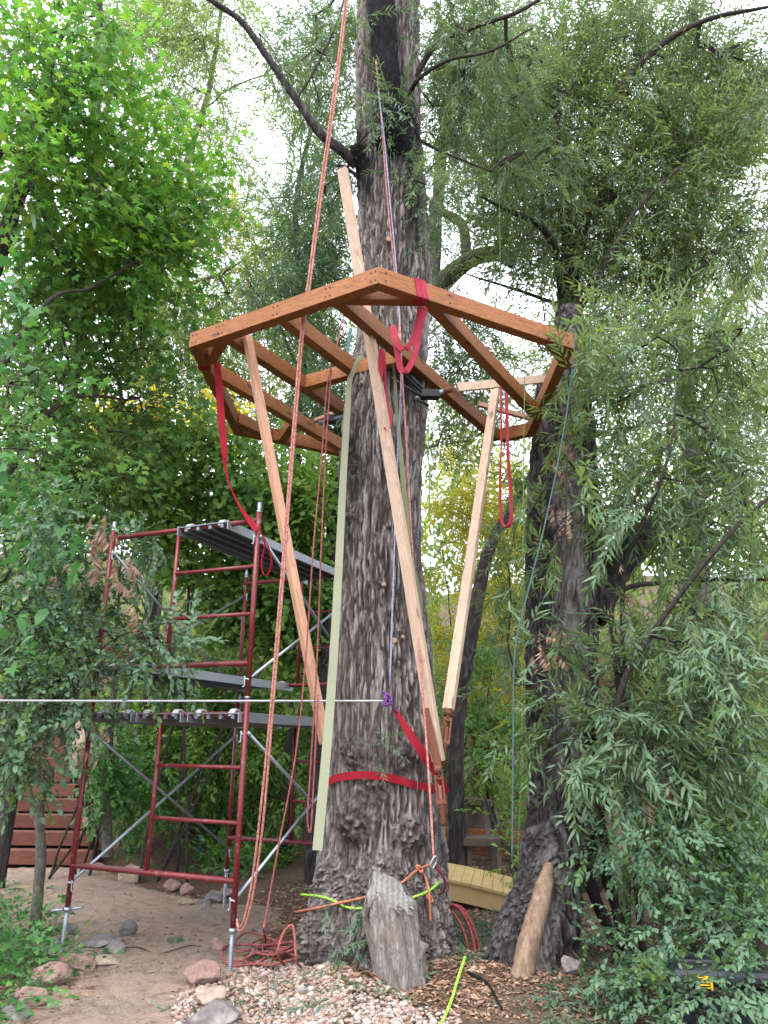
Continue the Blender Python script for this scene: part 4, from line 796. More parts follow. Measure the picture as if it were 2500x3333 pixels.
# ---------------- small timber things behind ----------------
bY = 8.35
brg = empty('garden_footbridge', (.7, 8.8, 0), 'small pale yellow arched garden footbridge half hidden behind the trunk', 'bridge')
A = G(1672, 2952, .02); L0 = 1.75; dr = np.array([-1, .16]); dr /= np.linalg.norm(dr); pn = np.array([-dr[1], dr[0]]); pn *= np.sign(pn[1])
arc = lambda t: .15*math.sin(math.pi*(t*.8+.02))-.02
for s in (0, .95):
    n = 20; V = []
    for i in range(n):
        t = i/(n-1); p = A[:2]+dr*L0*t+pn*s
        for w_ in (0, .045):
            q = p+pn*w_
            V += [(*q, arc(t)-.05 if 0 < i < n-1 else -.02), (*q, arc(t)+.11)]
    F = [[i*4+a, i*4+b, i*4+4+b, i*4+4+a] for i in range(n-1) for a, b in ((0, 1), (1, 3), (3, 2), (2, 0))]+[[0, 2, 3, 1], [(n-1)*4, (n-1)*4+1, (n-1)*4+3, (n-1)*4+2]]
    mesh_np('side_board', np.array(V), F, YEL, brg)
for i in range(17):
    t = (i+.5)/17; p = A[:2]+dr*L0*t+pn*.49; z = arc(t)+.127; sl = (arc(t+.02)-arc(t-.02))/(.04*L0); x = np.array([*dr, sl]); x /= np.linalg.norm(x); y = np.array([*pn, 0]); MB().box((*p, z), L0/17*.985, 1.03, .03, np.array([x, y, np.cross(x, y)])).build('deck_board', YEL, brg, bevel=.003)
# sawhorse-like step stool
sw = G(1565, 2825, .0); sr = empty('wooden_step_stool', (sw[0], sw[1], 0), 'weathered brown step stool with a tapered back, standing before the dark bank', 'stool')
def sb(n, p, q, w_, h_, side=(0, 1, 0)): timber(n, sw+np.array(p), sw+np.array(q), w_, h_, OLDW, sr, side=side, bevel=.004)
for s in (-1, 1):
    sb('leg', (-.20*s-.03, .0, 0), (-.115*s-.03, .16, .80), .04, .07); sb('leg', (-.26*s, .50, 0), (-.12*s, .28, .80), .04, .07)
    sb('leg', (-.19*s+.02, -.26, .0), (-.19*s+.02, -.22, .34), .04, .06)
sb('top_board', (-.23, .20, .82), (.2, .24, .80), .26, .035, side=(0, 1, 0)); sb('seat_board', (-.28, -.08, .37), (.26, -.08, .37), .42, .035)
sb('seat_rail', (-.25, -.29, .33), (.23, -.29, .33), .03, .07); sb('back_panel', (-.14, .23, .60), (.12, .23, .60), .02, .30)
P = [(-3.4, 11.3, .1)]; q0 = G(1452, 2705, .42); q1 = G(1735, 2742, .40)
for (pa, pb, lab, mat, dz) in ((W(1380, 2705, 11.4), W(1745, 2728, 11.5), 'orange-stained long beam lying behind the step stool', CEDAR, 0), (W(1380, 2752, 11.5), W(1735, 2776, 11.6), 'dark red beam under the orange one behind the stool', CEDAR_D, 0)):
    r = empty('stored_beam', (pa+pb)/2, lab, 'beam'); timber('timber', pa, pb, .12, .14, mat, r, bevel=.005)
for (pa, pb, lab) in ((W(620, 2140, 14.5), W(1110, 2185, 13.8), 'dark red rail seen through the leaves behind the scaffold'), (W(300, 2120, 12.5), W(760, 2150, 13.2), 'dark red board on the bank behind the left scaffold post'), (W(2050, 2560, 9.2), W(2600, 2520, 9.4), 'dark retaining timber on the right-hand bank, upper one'), (W(1480, 2215, 15), W(2000, 2225, 15.2), 'weathered long rail high on the bank behind the props')):
    r = empty('retaining_timber', (pa+pb)/2, lab, 'timber'); timber('timber', pa, pb, .2, .17, CEDAR_D if 'red' in lab else OLDW, r, bevel=.01)
# dark tool box with yellow latch
tb = G(2390, 3345, .05); tb[2] = float(terrain(tb[0], tb[1]))+.02; tr_ = empty('tool_box', tb, 'black plastic tool box with a yellow latch under the lower right bushes', 'tool box')
BLK = paint('black_plastic', (.022, .026, .032), .45, ws=60); YLW = paint('yellow_plastic', (.65, .42, .02), .4); c_, s_ = math.cos(-.12), math.sin(-.12); ax = np.array([[c_, s_, 0], [-s_, c_, 0], [0, 0, 1]])
def tbx(n, c, x, y, z, m, bev=.012): MB().box(tb+ax.T@np.array(c, float), x, y, z, ax).build(n, m, tr_, bevel=bev)
tbx('box_body', (0, .25, .12), .56, .42, .2, BLK, .02); tbx('lid', (0, .25, .27), .59, .46, .09, BLK, .03); tbx('lid_panel', (0, .27, .325), .5, .28, .03, BLK, .01)
for k in (-.13, 0.2):
    if k > 0: continue
    for c, x, z in (((k-.035, .015, .245), .014, .06), ((k+.035, .015, .245), .014, .06), ((k, .012, .275), .084, .016)): tbx('latch', c, x, .03, z, YLW, .004)
    for i in range(3): tbx('latch_rib', (k, .012, .255-.014*i), .055, .02, .006, YLW, .002)

# ---------------- vegetation ----------------
HOLES += [(495, 105, 48, 75, .93), (535, 205, 50, 100, .93), (592, 300, 58, 80, .92), (628, 358, 42, 42, .9), (640, 480, 60, 50, .5), (1010, 605, 95, 42, .93), (1075, 640, 60, 30, .8), (1310, 290, 50, 55, .8), (1590, 45, 90, 50, .85),
          (1440, 35, 40, 60, .75), (1130, 80, 40, 40, .5), (1600, 400, 60, 50, .6), (560, 420, 60, 40, .6), (1120, 590, 40, 30, .7), (930, 980, 30, 80, .5), (1570, 620, 60, 60, .5), (1090, 1480, 30, 60, .3), (960, 1250, 40, 120, .5)]
def B(L): return L
# foliage of the big willow
bl_m = [(980, 60, 90, 90, 6.3, .8, 50), (740, 60, 90, 90, 6.6, .9, 34), (700, 230, 60, 80, 6.8, .7, 14), (980, 230, 70, 110, 6.7, .7, 42), (905, 420, 30, 110, 6.2, .3, 16), (1050, 150, 120, 110, 6.8, 1, 80), (820, 245, 40, 40, 5.9, .15, 8), (600, 120, 90, 80, 6.6, .8, 16), (1150, 330, 120, 120, 7.4, 1, 60), (700, 420, 60, 80, 7.2, .6, 12)]
T = blobs(bl_m, 4); r_ = np.random.default_rng(5); mb = MB(); Pp = []; Dd = []
for (s, t, kd) in connect(msamp, T):
    v = t-s; L = np.linalg.norm(v); c = s+v*.5+np.array([0, 0, .06*L])+r_.normal(size=3)*.08*L; u = np.linspace(0, 1, 5)[:, None]; rd = .0035*math.sqrt(kd+1); mb.tube((1-u)**2*s+2*u*(1-u)*c+u*u*t, [rd*1.1, rd*.9], 3, seg=5, cap=False)
    for k in range(4):
        a = r_.uniform(.4, 1); Pp.append((1-a)**2*s+2*a*(1-a)*c+a*a*t+r_.normal(size=3)*.09); q = v/(L+1e-6)+r_.normal(size=3)*.6; q[2] -= .5; Dd.append(q)
tag(mb.build('branchlets', B_BR, main), kind='stuff'); Pp = np.array(Pp)
foliage('foliage', Pp, np.array(Dd), r_.uniform(.7, 1.15, len(Pp)), 'willow', False, L_WIL, main, None, 6)
# sprigs on the trunk face
Pp = []; Dd = []
for x, y, n, dx in ((815, 205, 26, 0), (860, 225, 12, .2), (905, 380, 14, .1), (900, 460, 8, .1), (905, 330, 12, .2)):
    for k in range(n): Pp.append(hit(min(x, 895)+r_.normal()*13, y+r_.normal()*28, .03)); Dd.append([r_.normal()*.35+dx, -.35, -1.2])
for x, y, n, dx in ((820, 1610, 5, .3), (740, 2050, 5, .2), (690, 1935, 3, .5), (805, 1960, 6, .2), (860, 2110, 4, .1), (745, 2110, 5, .4)):
    for k in range(n): Pp.append(hit(x+r_.normal()*8, y+r_.normal()*8, .03)); Dd.append([r_.normal()*.7+dx, -.6, r_.uniform(-.9, .6)])
foliage('trunk_sprigs', np.array(Pp), np.array(Dd), r_.uniform(.45, .9, len(Pp)), 'willow', False, L_VINE, main, None, 8)

def vt(x, y, Y): return D(x, y, Y)
def lim(*L, rad): return ([D(*p) for p in L], rad)
def gbase(x, Y): 
    z = float(terrain((x-829.5)*K/FPX*Y*1.0, Y)); return np.array([(x-829.5)*K/FPX*Y, Y, z])
# 1 left maple, bright, leaning in over the left edge
b = np.array([-4.6, 6.6, 0.])
tree('maple_tree', 'bright yellow-green maple filling the upper left, its branches reaching in over the stairs', 'tree', b,
     [([b, b+[.1, 0, 1.6], b+[.25, -.1, 3.2], b+[.5, -.2, 5.], b+[.9, -.3, 7.]], [.16, .13, .11, .08, .04]),
      ([b+[.2, 0, 2.8], D(60, 700, 6.2), D(200, 620, 6.6), D(300, 560, 7)], [.035, .018, .008]), ([b+[.3, 0, 4.0], D(0, 330, 6.2), D(130, 560, 6.8)], [.05, .03, .012]),
      ([b+[.5, 0, 4.8], D(120, 280, 6.6), D(330, 370, 7.4), D(430, 480, 7.8)], [.05, .03, .01]), ([b+[.6, 0, 6], D(130, 90, 6.4), D(210, 30, 6.6)], [.04, .02, .01])],
     blobs([(110, 90, 170, 150, 6.2, .8, 70), (180, 250, 170, 130, 6.8, .8, 56), (330, 400, 130, 80, 7.4, .7, 54), (180, 420, 170, 110, 7, .9, 60), (60, 330, 120, 150, 6.4, .7, 40), (400, 480, 75, 60, 7.6, .6, 29), (260, 560, 170, 90, 7.4, .8, 60)], 11, thr=.40), 'maple', False, L_MAPLE, B_BR, tp=3, ts=1.55, tint=(.12, .36), seed=12, droop=.35)
# 2 darker maple mass beneath it
b = np.array([-4.9, 7.9, .1])
tree('maple_tree', 'shaded dark green maple mass at the left below the bright one', 'tree', b,
     [([b, b+[.1, 0, 1.6], b+[.25, -.1, 3.2], b+[.5, -.2, 5.]], [.13, .11, .08, .04]), ([b+[.2, 0, 2.4], D(100, 900, 7.4), D(300, 860, 8)], [.05, .03, .012])],
     blobs([(70, 660, 150, 140, 7.6, .6, 57), (270, 700, 150, 120, 8.2, .8, 57), (80, 900, 150, 150, 7.6, .7, 63), (300, 870, 110, 120, 8.6, .7, 40), (200, 1010, 180, 100, 8, .8, 51), (60, 1080, 110, 110, 7.2, .6, 34)], 13, thr=.36), 'maple', False, L_MID, B_BR, tp=4, ts=1.45, tint=(.0, .5), seed=14)
# 3 big leaved sprays close to the left edge: the single large leaves are parts
near = tree('maple_sapling', 'young maple with large pale leaves closest to the camera at the left edge', 'tree', (-2.75, 4.6, 0),
     [([(-2.75, 4.6, 0), (-2.8, 4.6, 1.2), (-2.72, 4.5, 2.4), (-2.6, 4.5, 3.3)], [.03, .025, .018, .01])],
     blobs([(0, 700, 60, 90, 4.6, .25, 6), (40, 830, 90, 70, 4.7, .3, 8), (60, 1010, 90, 50, 4.8, .3, 5)], 15, holes=False, thr=.0), 'maple', False, L_GRND, B_BR, tp=2, ts=1.1, seed=16, tint=(.3, .3))
LF = None
for i in range(150):
    reg = [(25, 600, 45, 130), (30, 720, 60, 80), (50, 1050, 75, 60), (90, 1180, 120, 80), (40, 1330, 90, 90)][i % 5]; P = D(reg[0]+r_.normal()*reg[2]*.6, reg[1]+r_.normal()*reg[3]*.55, 4.7+r_.normal()*.25); d = np.array([r_.normal(), r_.normal()*.6-.4, -.6+r_.normal()*.5])
    if LF is None:
        V, F = leaf_palm(.15) ; o = mesh_np('leaf', V, F, L_GRND, None, attr=[('tint', 'FACE', np.full(len(F), .55))]); LF = o.data
        V2, F2 = leaf_ovate(.15, .075); o2 = mesh_np('leaf', V2, F2, L_GRND, None, attr=[('tint', 'FACE', np.full(len(F2), .4))]); LF2 = o2.data; bpy.data.objects.remove(o2)
    else: o = link('leaf', LF if i % 3 else LF2)
    o.parent = near; Rm = rot_to(d[None], np.array([r_.uniform(-.5, .5)]))[0]; s = r_.uniform(.6, 1.1); q = P-ORG[near]
    o.matrix_local = Matrix.Translation(Vector(q.tolist())) @ Matrix(Rm.tolist()).to_4x4() @ Matrix.Scale(s, 4)
# 4 willow behind left, airy with grey trunk
b = gbase(330, 13.)
tree('background_willow', 'airy grey-green willow behind the left side with a twisting pale trunk', 'tree', b,
     [([b, D(345, 1100, 13), D(330, 850, 13), D(352, 680, 13), D(335, 600, 13), D(380, 420, 13), D(450, 200, 13), D(480, 0, 13)], [.16, .14, .12, .11, .1, .08, .06, .04]), ([D(350, 690, 13), D(300, 640, 13), D(240, 520, 13), D(230, 300, 13)], [.07, .05, .03, .02]),
      ([D(345, 640, 13), D(420, 610, 12.8), D(480, 590, 12.6), D(560, 540, 12.4)], [.05, .04, .03, .015])],
     blobs([(420, 60, 160, 100, 12.5, 1.2, 60), (560, 260, 120, 120, 13, 1, 30), (640, 280, 60, 120, 12, 1, 26), (430, 110, 180, 150, 13, 1.5, 93), (390, 330, 160, 130, 13, 1.5, 78), (560, 480, 150, 90, 12.5, 1.5, 63), (480, 640, 190, 100, 13, 1.5, 100), (660, 560, 90, 130, 12, 1.2, 63), (400, 760, 190, 100, 13, 1.5, 93), (600, 860, 150, 140, 13, 1.5, 69), (230, 40, 160, 120, 14, 1.5, 37), (660, 740, 90, 100, 11.5, 1, 46)], 21, clump=.9, thr=.36), 'willow', True, L_FAR, B_GREY, tp=5, ts=1.7, seed=22, spread=.7, tint=(.05, .5), br=.02)
b = gbase(640, 11.)
tree('background_willow', 'thin dark-stemmed willow between the left prop and the big trunk', 'tree', b,
     [([b, D(650, 1300, 11), D(640, 1000, 11), D(655, 700, 11), D(640, 450, 10.5), D(690, 200, 10)], [.09, .08, .07, .06, .05, .03]), ([D(645, 800, 11), D(600, 700, 10.8), D(530, 600, 10.5)], [.03, .02, .01]), ([D(650, 560, 10.8), D(700, 480, 10.5), D(735, 430, 10)], [.03, .02, .01])],
     blobs([(690, 130, 80, 130, 9.5, .8, 48), (640, 420, 80, 80, 10, .8, 28), (690, 520, 70, 110, 9.5, .7, 56), (610, 640, 90, 70, 10, .8, 32), (720, 350, 40, 90, 9, .6, 24), (690, 850, 60, 150, 10, .9, 48)], 23, clump=1.2), 'willow', True, L_WILD, B_BR, tp=5, ts=1.3, seed=24, spread=.35, tint=(.0, .5))
# 5 crowns on the right
b = gbase(880, 12.5)
tree('arching_willow', 'leafy willow behind the right of the trunk with one thick limb arching to the right', 'tree', b,
     [([b, D(860, 1500, 12.5), D(862, 1100, 12.2), D(875, 850, 12), D(905, 700, 12), D(940, 630, 11.8), D(1010, 565, 11.5), D(1070, 548, 11.3), D(1110, 570, 11.2)], [.3, .27, .24, .22, .2, .19, .15, .13, .10]),
      ([D(935, 650, 12), D(940, 500, 12), D(960, 300, 12), D(1000, 100, 12)], [.16, .14, .1, .05]), ([D(1010, 565, 11.5), D(1000, 490, 11.5), D(960, 460, 11.5), D(930, 440, 11.5)], [.1, .09, .05])],
     blobs([(990, 420, 110, 110, 11, 1, 91), (1020, 200, 130, 150, 11.5, 1.2, 91), (940, 560, 60, 80, 11, .8, 32), (1000, 720, 100, 90, 11, 1, 35), (1150, 480, 120, 100, 11, 1, 65), (1000, 860, 100, 140, 11.5, 1, 65), (1090, 60, 130, 90, 12, 1, 53)], 25, clump=1.0, thr=.38), 'willow', True, L_WIL, B_GREY, tp=4, ts=1.55, seed=26, spread=.5, tint=(.1, .45), br=.014)
b = gbase(1225, 9.5)
tree('crown_willow', 'tall willow whose bright crown fills the upper right behind the sawn trunk', 'tree', b,
     [([b, D(1225, 1300, 9.5), D(1230, 900, 9.2), D(1225, 700, 9), D(1232, 560, 8.8), D(1225, 480, 8.7), D(1210, 270, 8.4), D(1175, 130, 8.2), D(1120, 90, 8)], [.26, .24, .2, .17, .13, .09, .07, .05, .03]),
      ([D(1215, 660, 9), D(1205, 560, 8.6), D(1170, 490, 8.2), D(1100, 455, 8), D(1040, 425, 7.9)], [.06, .05, .035, .014]), ([D(1168, 490, 8.2), D(1185, 400, 8), D(1225, 230, 7.8), D(1260, 120, 7.6)], [.035, .025, .01]),
      ([D(1232, 600, 9), D(1260, 470, 8.8), D(1310, 430, 8.7), D(1375, 400, 8.6)], [.14, .12, .1, .07]), ([D(1240, 690, 8.4), D(1300, 580, 8), D(1370, 460, 7.8), D(1470, 360, 7.6)], [.05, .04, .02, .01]),
      ([D(1240, 380, 8.4), D(1290, 260, 8.2), D(1400, 120, 8), D(1520, 45, 7.8), D(1660, 15, 7.6)], [.09, .06, .05, .035, .02]), ([D(1260, 860, 8.6), D(1360, 760, 8.6), D(1450, 640, 8.6), D(1600, 500, 8.6)], [.06, .05, .03, .01]),
      ([D(1210, 660, 9), D(1100, 620, 9), D(1000, 590, 9)], [.03, .02, .01])],
     blobs([(1560, 70, 120, 70, 9, .8, 34), (1400, 30, 120, 60, 9.5, .8, 34), (1180, 130, 150, 110, 8.4, .9, 110), (1340, 200, 150, 120, 8.6, 1, 97), (1530, 180, 150, 130, 8.8, 1, 97), (1140, 320, 130, 110, 8.6, .9, 90), (1280, 400, 140, 110, 8.8, .9, 90), (1450, 380, 140, 120, 8.8, 1, 83), (1600, 480, 100, 130, 9, 1, 51), (1180, 520, 120, 80, 8.8, .8, 44), (1340, 560, 140, 90, 8.8, 1, 56), (1500, 600, 130, 100, 9, 1, 54), (1390, 40, 150, 60, 8.2, .8, 32), (1560, 330, 120, 100, 8.5, .8, 51), (1620, 150, 80, 160, 8.5, .8, 32), (1180, 600, 60, 60, 9, .5, 10), (1270, 700, 70, 80, 8.6, .5, 24)], 27, clump=1.3, thr=.40), 'willow', True, L_WIL, B_BR, tp=4, ts=1.5, seed=28, spread=.4, tint=(.15, .45), br=.010)
b = gbase(1500, 13)
tree('background_willow', 'pale willow farthest back at the right edge', 'tree', b, [([b, D(1500, 1100, 13), D(1480, 700, 13), D(1500, 300, 13)], [.2, .18, .14, .06]), ([D(1490, 800, 13), D(1600, 620, 13), D(1700, 500, 13)], [.1, .07, .03]), ([D(1490, 600, 13), D(1400, 400, 13), D(1300, 250, 13)], [.08, .05, .03])],
     blobs([(1500, 250, 200, 200, 13, 1.5, 67), (1350, 480, 180, 160, 13, 1.5, 61), (1560, 600, 160, 200, 13, 1.5, 72), (1400, 800, 200, 120, 13, 1.5, 83), (1600, 880, 120, 160, 13, 1.5, 61), (1150, 800, 120, 120, 13.5, 1.2, 38)], 29, clump=.8, thr=.38), 'willow', True, L_FAR, B_GREY, tp=4, ts=1.9, seed=30, spread=.7, tint=(.1, .5), br=.02)
# 6 the thicket on the right, near
def bush(name, lab, x, Y, stems, bl_, kind, mat, far=False, tp=4, ts=1., seed=1, tint=None, cat='bush', thr=.36, clump=2., droop=.3, bm=None, group=None, spread=.2, base=None):
    b = gbase(x, Y) if base is None else np.array(base, float); T = blobs(bl_, seed, clump=clump, thr=thr); rr = np.random.default_rng(seed); L = []
    for s in stems: L.append(([b+[rr.normal()*.08, rr.normal()*.08, 0]]+[D(*p) for p in s[0]], s[1]))
    if not L:
        for k in range(5): t = T[rr.integers(len(T))]; m = (b+t)/2+[rr.normal()*.1, 0, .2]; L.append(([b+[rr.normal()*.15, rr.normal()*.15, 0], m, t], [.018, .012, .005]))
    return tree(name, lab, cat, b, L, T, kind, far, mat, bm or B_BR, tp=tp, ts=ts, seed=seed, tint=tint, droop=droop, trunkname='stem', sides=5, spread=spread, group=group)
bush('willow_thicket', 'dense long-leaved willow shoots in front of the broken old tree at the right', 1330, 6.3,
     [([(1300, 1750, 6), (1340, 1500, 5.8), (1400, 1380, 5.8), (1560, 1170, 5.6), (1700, 1040, 5.5)], [.035, .03, .025, .02, .012]), ([(1280, 1800, 6), (1350, 1640, 6), (1420, 1480, 6)], [.04, .03, .02]), ([(1260, 1850, 5.9), (1330, 1700, 5.9), (1385, 1580, 5.8)], [.05, .04, .03]), ([(1340, 1500, 6.2), (1330, 1290, 6.2), (1480, 1255, 6.0), (1700, 1250, 5.8)], [.03, .03, .02, .01]), ([(1345, 1300, 6.2), (1380, 1150, 6), (1440, 1000, 5.8), (1470, 800, 5.8)], [.02, .02, .015, .008])],
     [(1380, 900, 110, 130, 6.3, .5, 31), (1540, 900, 130, 140, 6.4, .6, 39), (1330, 1080, 60, 90, 5.9, .3, 10), (1460, 1080, 140, 110, 6.2, .6, 37), (1610, 1150, 100, 150, 6, .6, 35), (1420, 1400, 120, 110, 6.0, .6, 39), (1560, 1400, 130, 120, 5.8, .6, 42), (1360, 1600, 110, 110, 5.8, .5, 39), (1520, 1620, 150, 110, 5.8, .7, 39), (1310, 780, 70, 90, 6.2, .4, 14), (1270, 720, 50, 60, 5.6, .2, 5), (1440, 700, 110, 110, 6.6, .5, 21), (1600, 740, 100, 110, 6.4, .5, 25)], 'willow', L_WIL, tp=3, ts=1.35, seed=41, tint=(.05, .55))
bush('willow_thicket', 'sparse long-leaved sprays hanging across the dark leaning trunk', 1190, 6.0, [([(1200, 1700, 5.9), (1210, 1400, 5.8), (1220, 1150, 5.7), (1230, 950, 5.6)], [.015, .012, .01, .006])],
     [(1225, 950, 30, 70, 5.7, .2, 4), (1250, 1030, 30, 50, 5.7, .2, 3), (1160, 1060, 40, 90, 6.8, .3, 9), (1200, 1220, 60, 60, 5.9, .3, 4), (1170, 1360, 50, 50, 6, .3, 4), (1180, 1520, 50, 80, 5.9, .3, 5), (1250, 1640, 50, 60, 5.6, .3, 9), (1120, 1620, 40, 50, 6, .3, 4), (1260, 1400, 30, 80, 5.9, .3, 4), (1100, 1420, 50, 100, 8, .5, 12), (1110, 1200, 60, 120, 8, .5, 14), (1240, 745, 25, 40, 5.4, .1, 3)], 'frond', L_WIL, tp=3, ts=1., seed=42, tint=(.1, .6), thr=.2)
for (nm, x, Y, L, kind, mat, far, tp, ts, seed, tint, lab) in [
    ('leafy_shrub', 1450, 5.6, [(1330, 1850, 100, 120, 5.6, .4, 23), (1480, 1850, 110, 120, 5.5, .5, 34), (1600, 1900, 90, 140, 5.4, .4, 26), (1400, 2030, 120, 90, 5.3, .35, 23), (1560, 2060, 120, 90, 5.2, .35, 32), (1480, 2170, 130, 60, 5.05, .25, 23), (1350, 2150, 80, 50, 5.15, .2, 8)], 'ovate', L_VINE, False, 4, .64, 43, (.0, .5), 'blue-green small-leaved bush over the tool box in the lower right corner'),
    ('leafy_shrub', 1590, 5.2, [(1560, 2140, 70, 40, 4.85, .12, 13), (1500, 2180, 50, 30, 4.8, .1, 8), (1620, 2120, 40, 60, 4.9, .15, 12), (1590, 2010, 60, 50, 5.1, .2, 14)], 'vine', L_VINE, False, 3, 1.2, 53, (.0, .5), 'fine-leaved arching sprays crossing the front of the tool box'),
    ('leafy_shrub', 1600, 6.8, [(1560, 1720, 120, 90, 7, .4, 60), (1620, 1830, 80, 120, 6.6, .4, 60), (1450, 1720, 90, 80, 7.2, .4, 40), (1620, 1600, 80, 80, 7.2, .4, 40)], 'maple', L_MAPLE, False, 3, 1.0, 44, (.1, .3), 'bright broad-leaved shrub on the bank at the right edge'),
    ('leafy_shrub', 1120, 9.5, [(1110, 1700, 40, 50, 10.2, .3, 9), (1115, 1790, 30, 50, 9.6, .3, 8), (1135, 1880, 20, 40, 8.6, .2, 5), (1000, 1690, 30, 25, 11.6, .3, 7), (1075, 1700, 30, 30, 11.6, .2, 7)], 'ovate', L_MID, True, 4, 1., 45, (.2, .5), 'small leafy seedlings around the wooden step stool'),
    ('climbing_vine', -330, 6.1, [(80, 1140, 90, 60, 6.0, .4, 31), (170, 1250, 80, 70, 7.0, .35, 27), (80, 1290, 120, 90, 6.1, .4, 37), (290, 1400, 120, 60, 6.9, .3, 18), (290, 1210, 70, 60, 6.8, .3, 9), (100, 1420, 120, 80, 5.9, .4, 37), (30, 1540, 90, 60, 6, .4, 24), (150, 1490, 60, 40, 6.0, .3, 8), (20, 1630, 50, 50, 6.2, .3, 12), (340, 1380, 70, 40, 5.7, .2, 5), (250, 1170, 40, 40, 7.0, .2, 4), (410, 1410, 40, 25, 5.6, .2, 1), (40, 1720, 60, 50, 6, .3, 4), (250, 1330, 40, 60, 7.0, .2, 4)], 'vine', L_VINE, False, 4, 1.45, 46, (.05, .5), 'small-leaved grey-green vine smothering the left post of the scaffold'),
    ('leafy_shrub', 420, 9.6, [(420, 1000, 110, 90, 9.4, .6, 70), (560, 1080, 110, 90, 9.2, .6, 70), (640, 1180, 80, 110, 9.4, .5, 60), (420, 1180, 100, 80, 9.6, .6, 50), (500, 1300, 130, 90, 9.8, .6, 80), (640, 1380, 70, 100, 9.8, .5, 50), (350, 1090, 90, 60, 9.2, .5, 40), (660, 1060, 70, 90, 9, .5, 45)], 'maple', L_MID, True, 7, .95, 47, (.15, .6), 'broad-leaved saplings behind the upper storey of the scaffold'),
    ('leafy_shrub', 500, 12.0, [(360, 1500, 120, 100, 11.6, .6, 70), (520, 1480, 130, 110, 12, .7, 80), (660, 1520, 90, 110, 12, .7, 50), (420, 1640, 130, 80, 11.4, .6, 60), (580, 1640, 110, 90, 11.5, .6, 50), (300, 1640, 50, 110, 11, .5, 40), (640, 1700, 80, 70, 11, .5, 24)], 'ovate', L_MID, True, 6, 1.15, 48, (.0, .7), 'dim undergrowth seen through the lower storey of the scaffold'),
    ('leafy_shrub', 980, 14.0, [(1000, 1180, 110, 150, 14, .8, 48), (1000, 1380, 100, 120, 14, .8, 48), (1110, 1300, 110, 150, 14, .8, 48), (1080, 1530, 130, 70, 13.5, .8, 36), (980, 1050, 80, 110, 14, .8, 24), (1100, 1100, 90, 100, 14, .8, 24)], 'willow', L_YEL, True, 5, 1.7, 49, (.0, .35), 'yellow-green thicket coloured as if sunlit, glimpsed between the two old trunks'),
    ('leafy_shrub', 1060, 12.0, [(1050, 1560, 110, 60, 12, .5, 20), (1000, 1620, 60, 50, 12, .5, 9), (1110, 1620, 70, 60, 11.5, .5, 12), (1020, 1450, 60, 100, 12, .5, 12)], 'ovate', L_MID, True, 5, 1.4, 50, (.0, .4), 'dark hanging leaves above the bank behind the step stool'),
    ('climbing_vine', 215, 9.6, [(232, 1650, 40, 110, 9.6, .25, 34), (330, 1720, 60, 70, 10.4, .3, 20), (280, 1750, 50, 60, 10, .3, 20)], 'ovate', L_GRND, False, 4, .9, 51, (.1, .5), 'leafy vine round the thin post right of the stairs'),
    ('leafy_shrub', 250, 10.5, [(260, 950, 90, 80, 10, .5, 36), (300, 900, 50, 40, 9.8, .3, 18), (545, 600, 45, 55, 14, .4, 12), (520, 470, 30, 40, 14, .4, 6), (460, 900, 60, 60, 11, .4, 12)], 'maple', L_YEL, True, 4, 1.2, 52, (.0, .6), 'yellowing maple branch glowing among the green at the left'),
    ]:
    bush(nm, lab, x, Y, [], L, kind, mat, far=far, tp=tp, ts=ts, seed=seed, tint=tint, cat='vine' if nm == 'climbing_vine' else 'bush')
# far woodland, one mass on the slope
def farwood(n, seed):
    r = np.random.default_rng(seed); P = []; 
    for k in range(n):
        x = r.uniform(-13, 13); y = r.uniform(15.5, 24); z = float(terrain(x, y)); h = r.uniform(0, 1)**.8*(6.5+2*math.sin(x*.9)); P.append((x, y, z+h))
    P = np.array(P); k = vn(P*.5, 9) > .36; P = P[k]; return P
P = farwood(5200, 4); r_ = np.random.default_rng(9); D_ = r_.normal(size=P.shape)*.7; D_[:, 2] -= .4
wo_ = foliage('far_woodland', P, D_, r_.uniform(1.8, 3.2, len(P)), 'ovate', True, L_FAR, None, np.clip(.55*vn(P*.45, 3)+.25*r_.random(len(P))-.1, 0, .7), 10)
tag(wo_, 'mass of far green woodland with haze put into its leaf colour, closing off the slope behind everything', 'woodland')
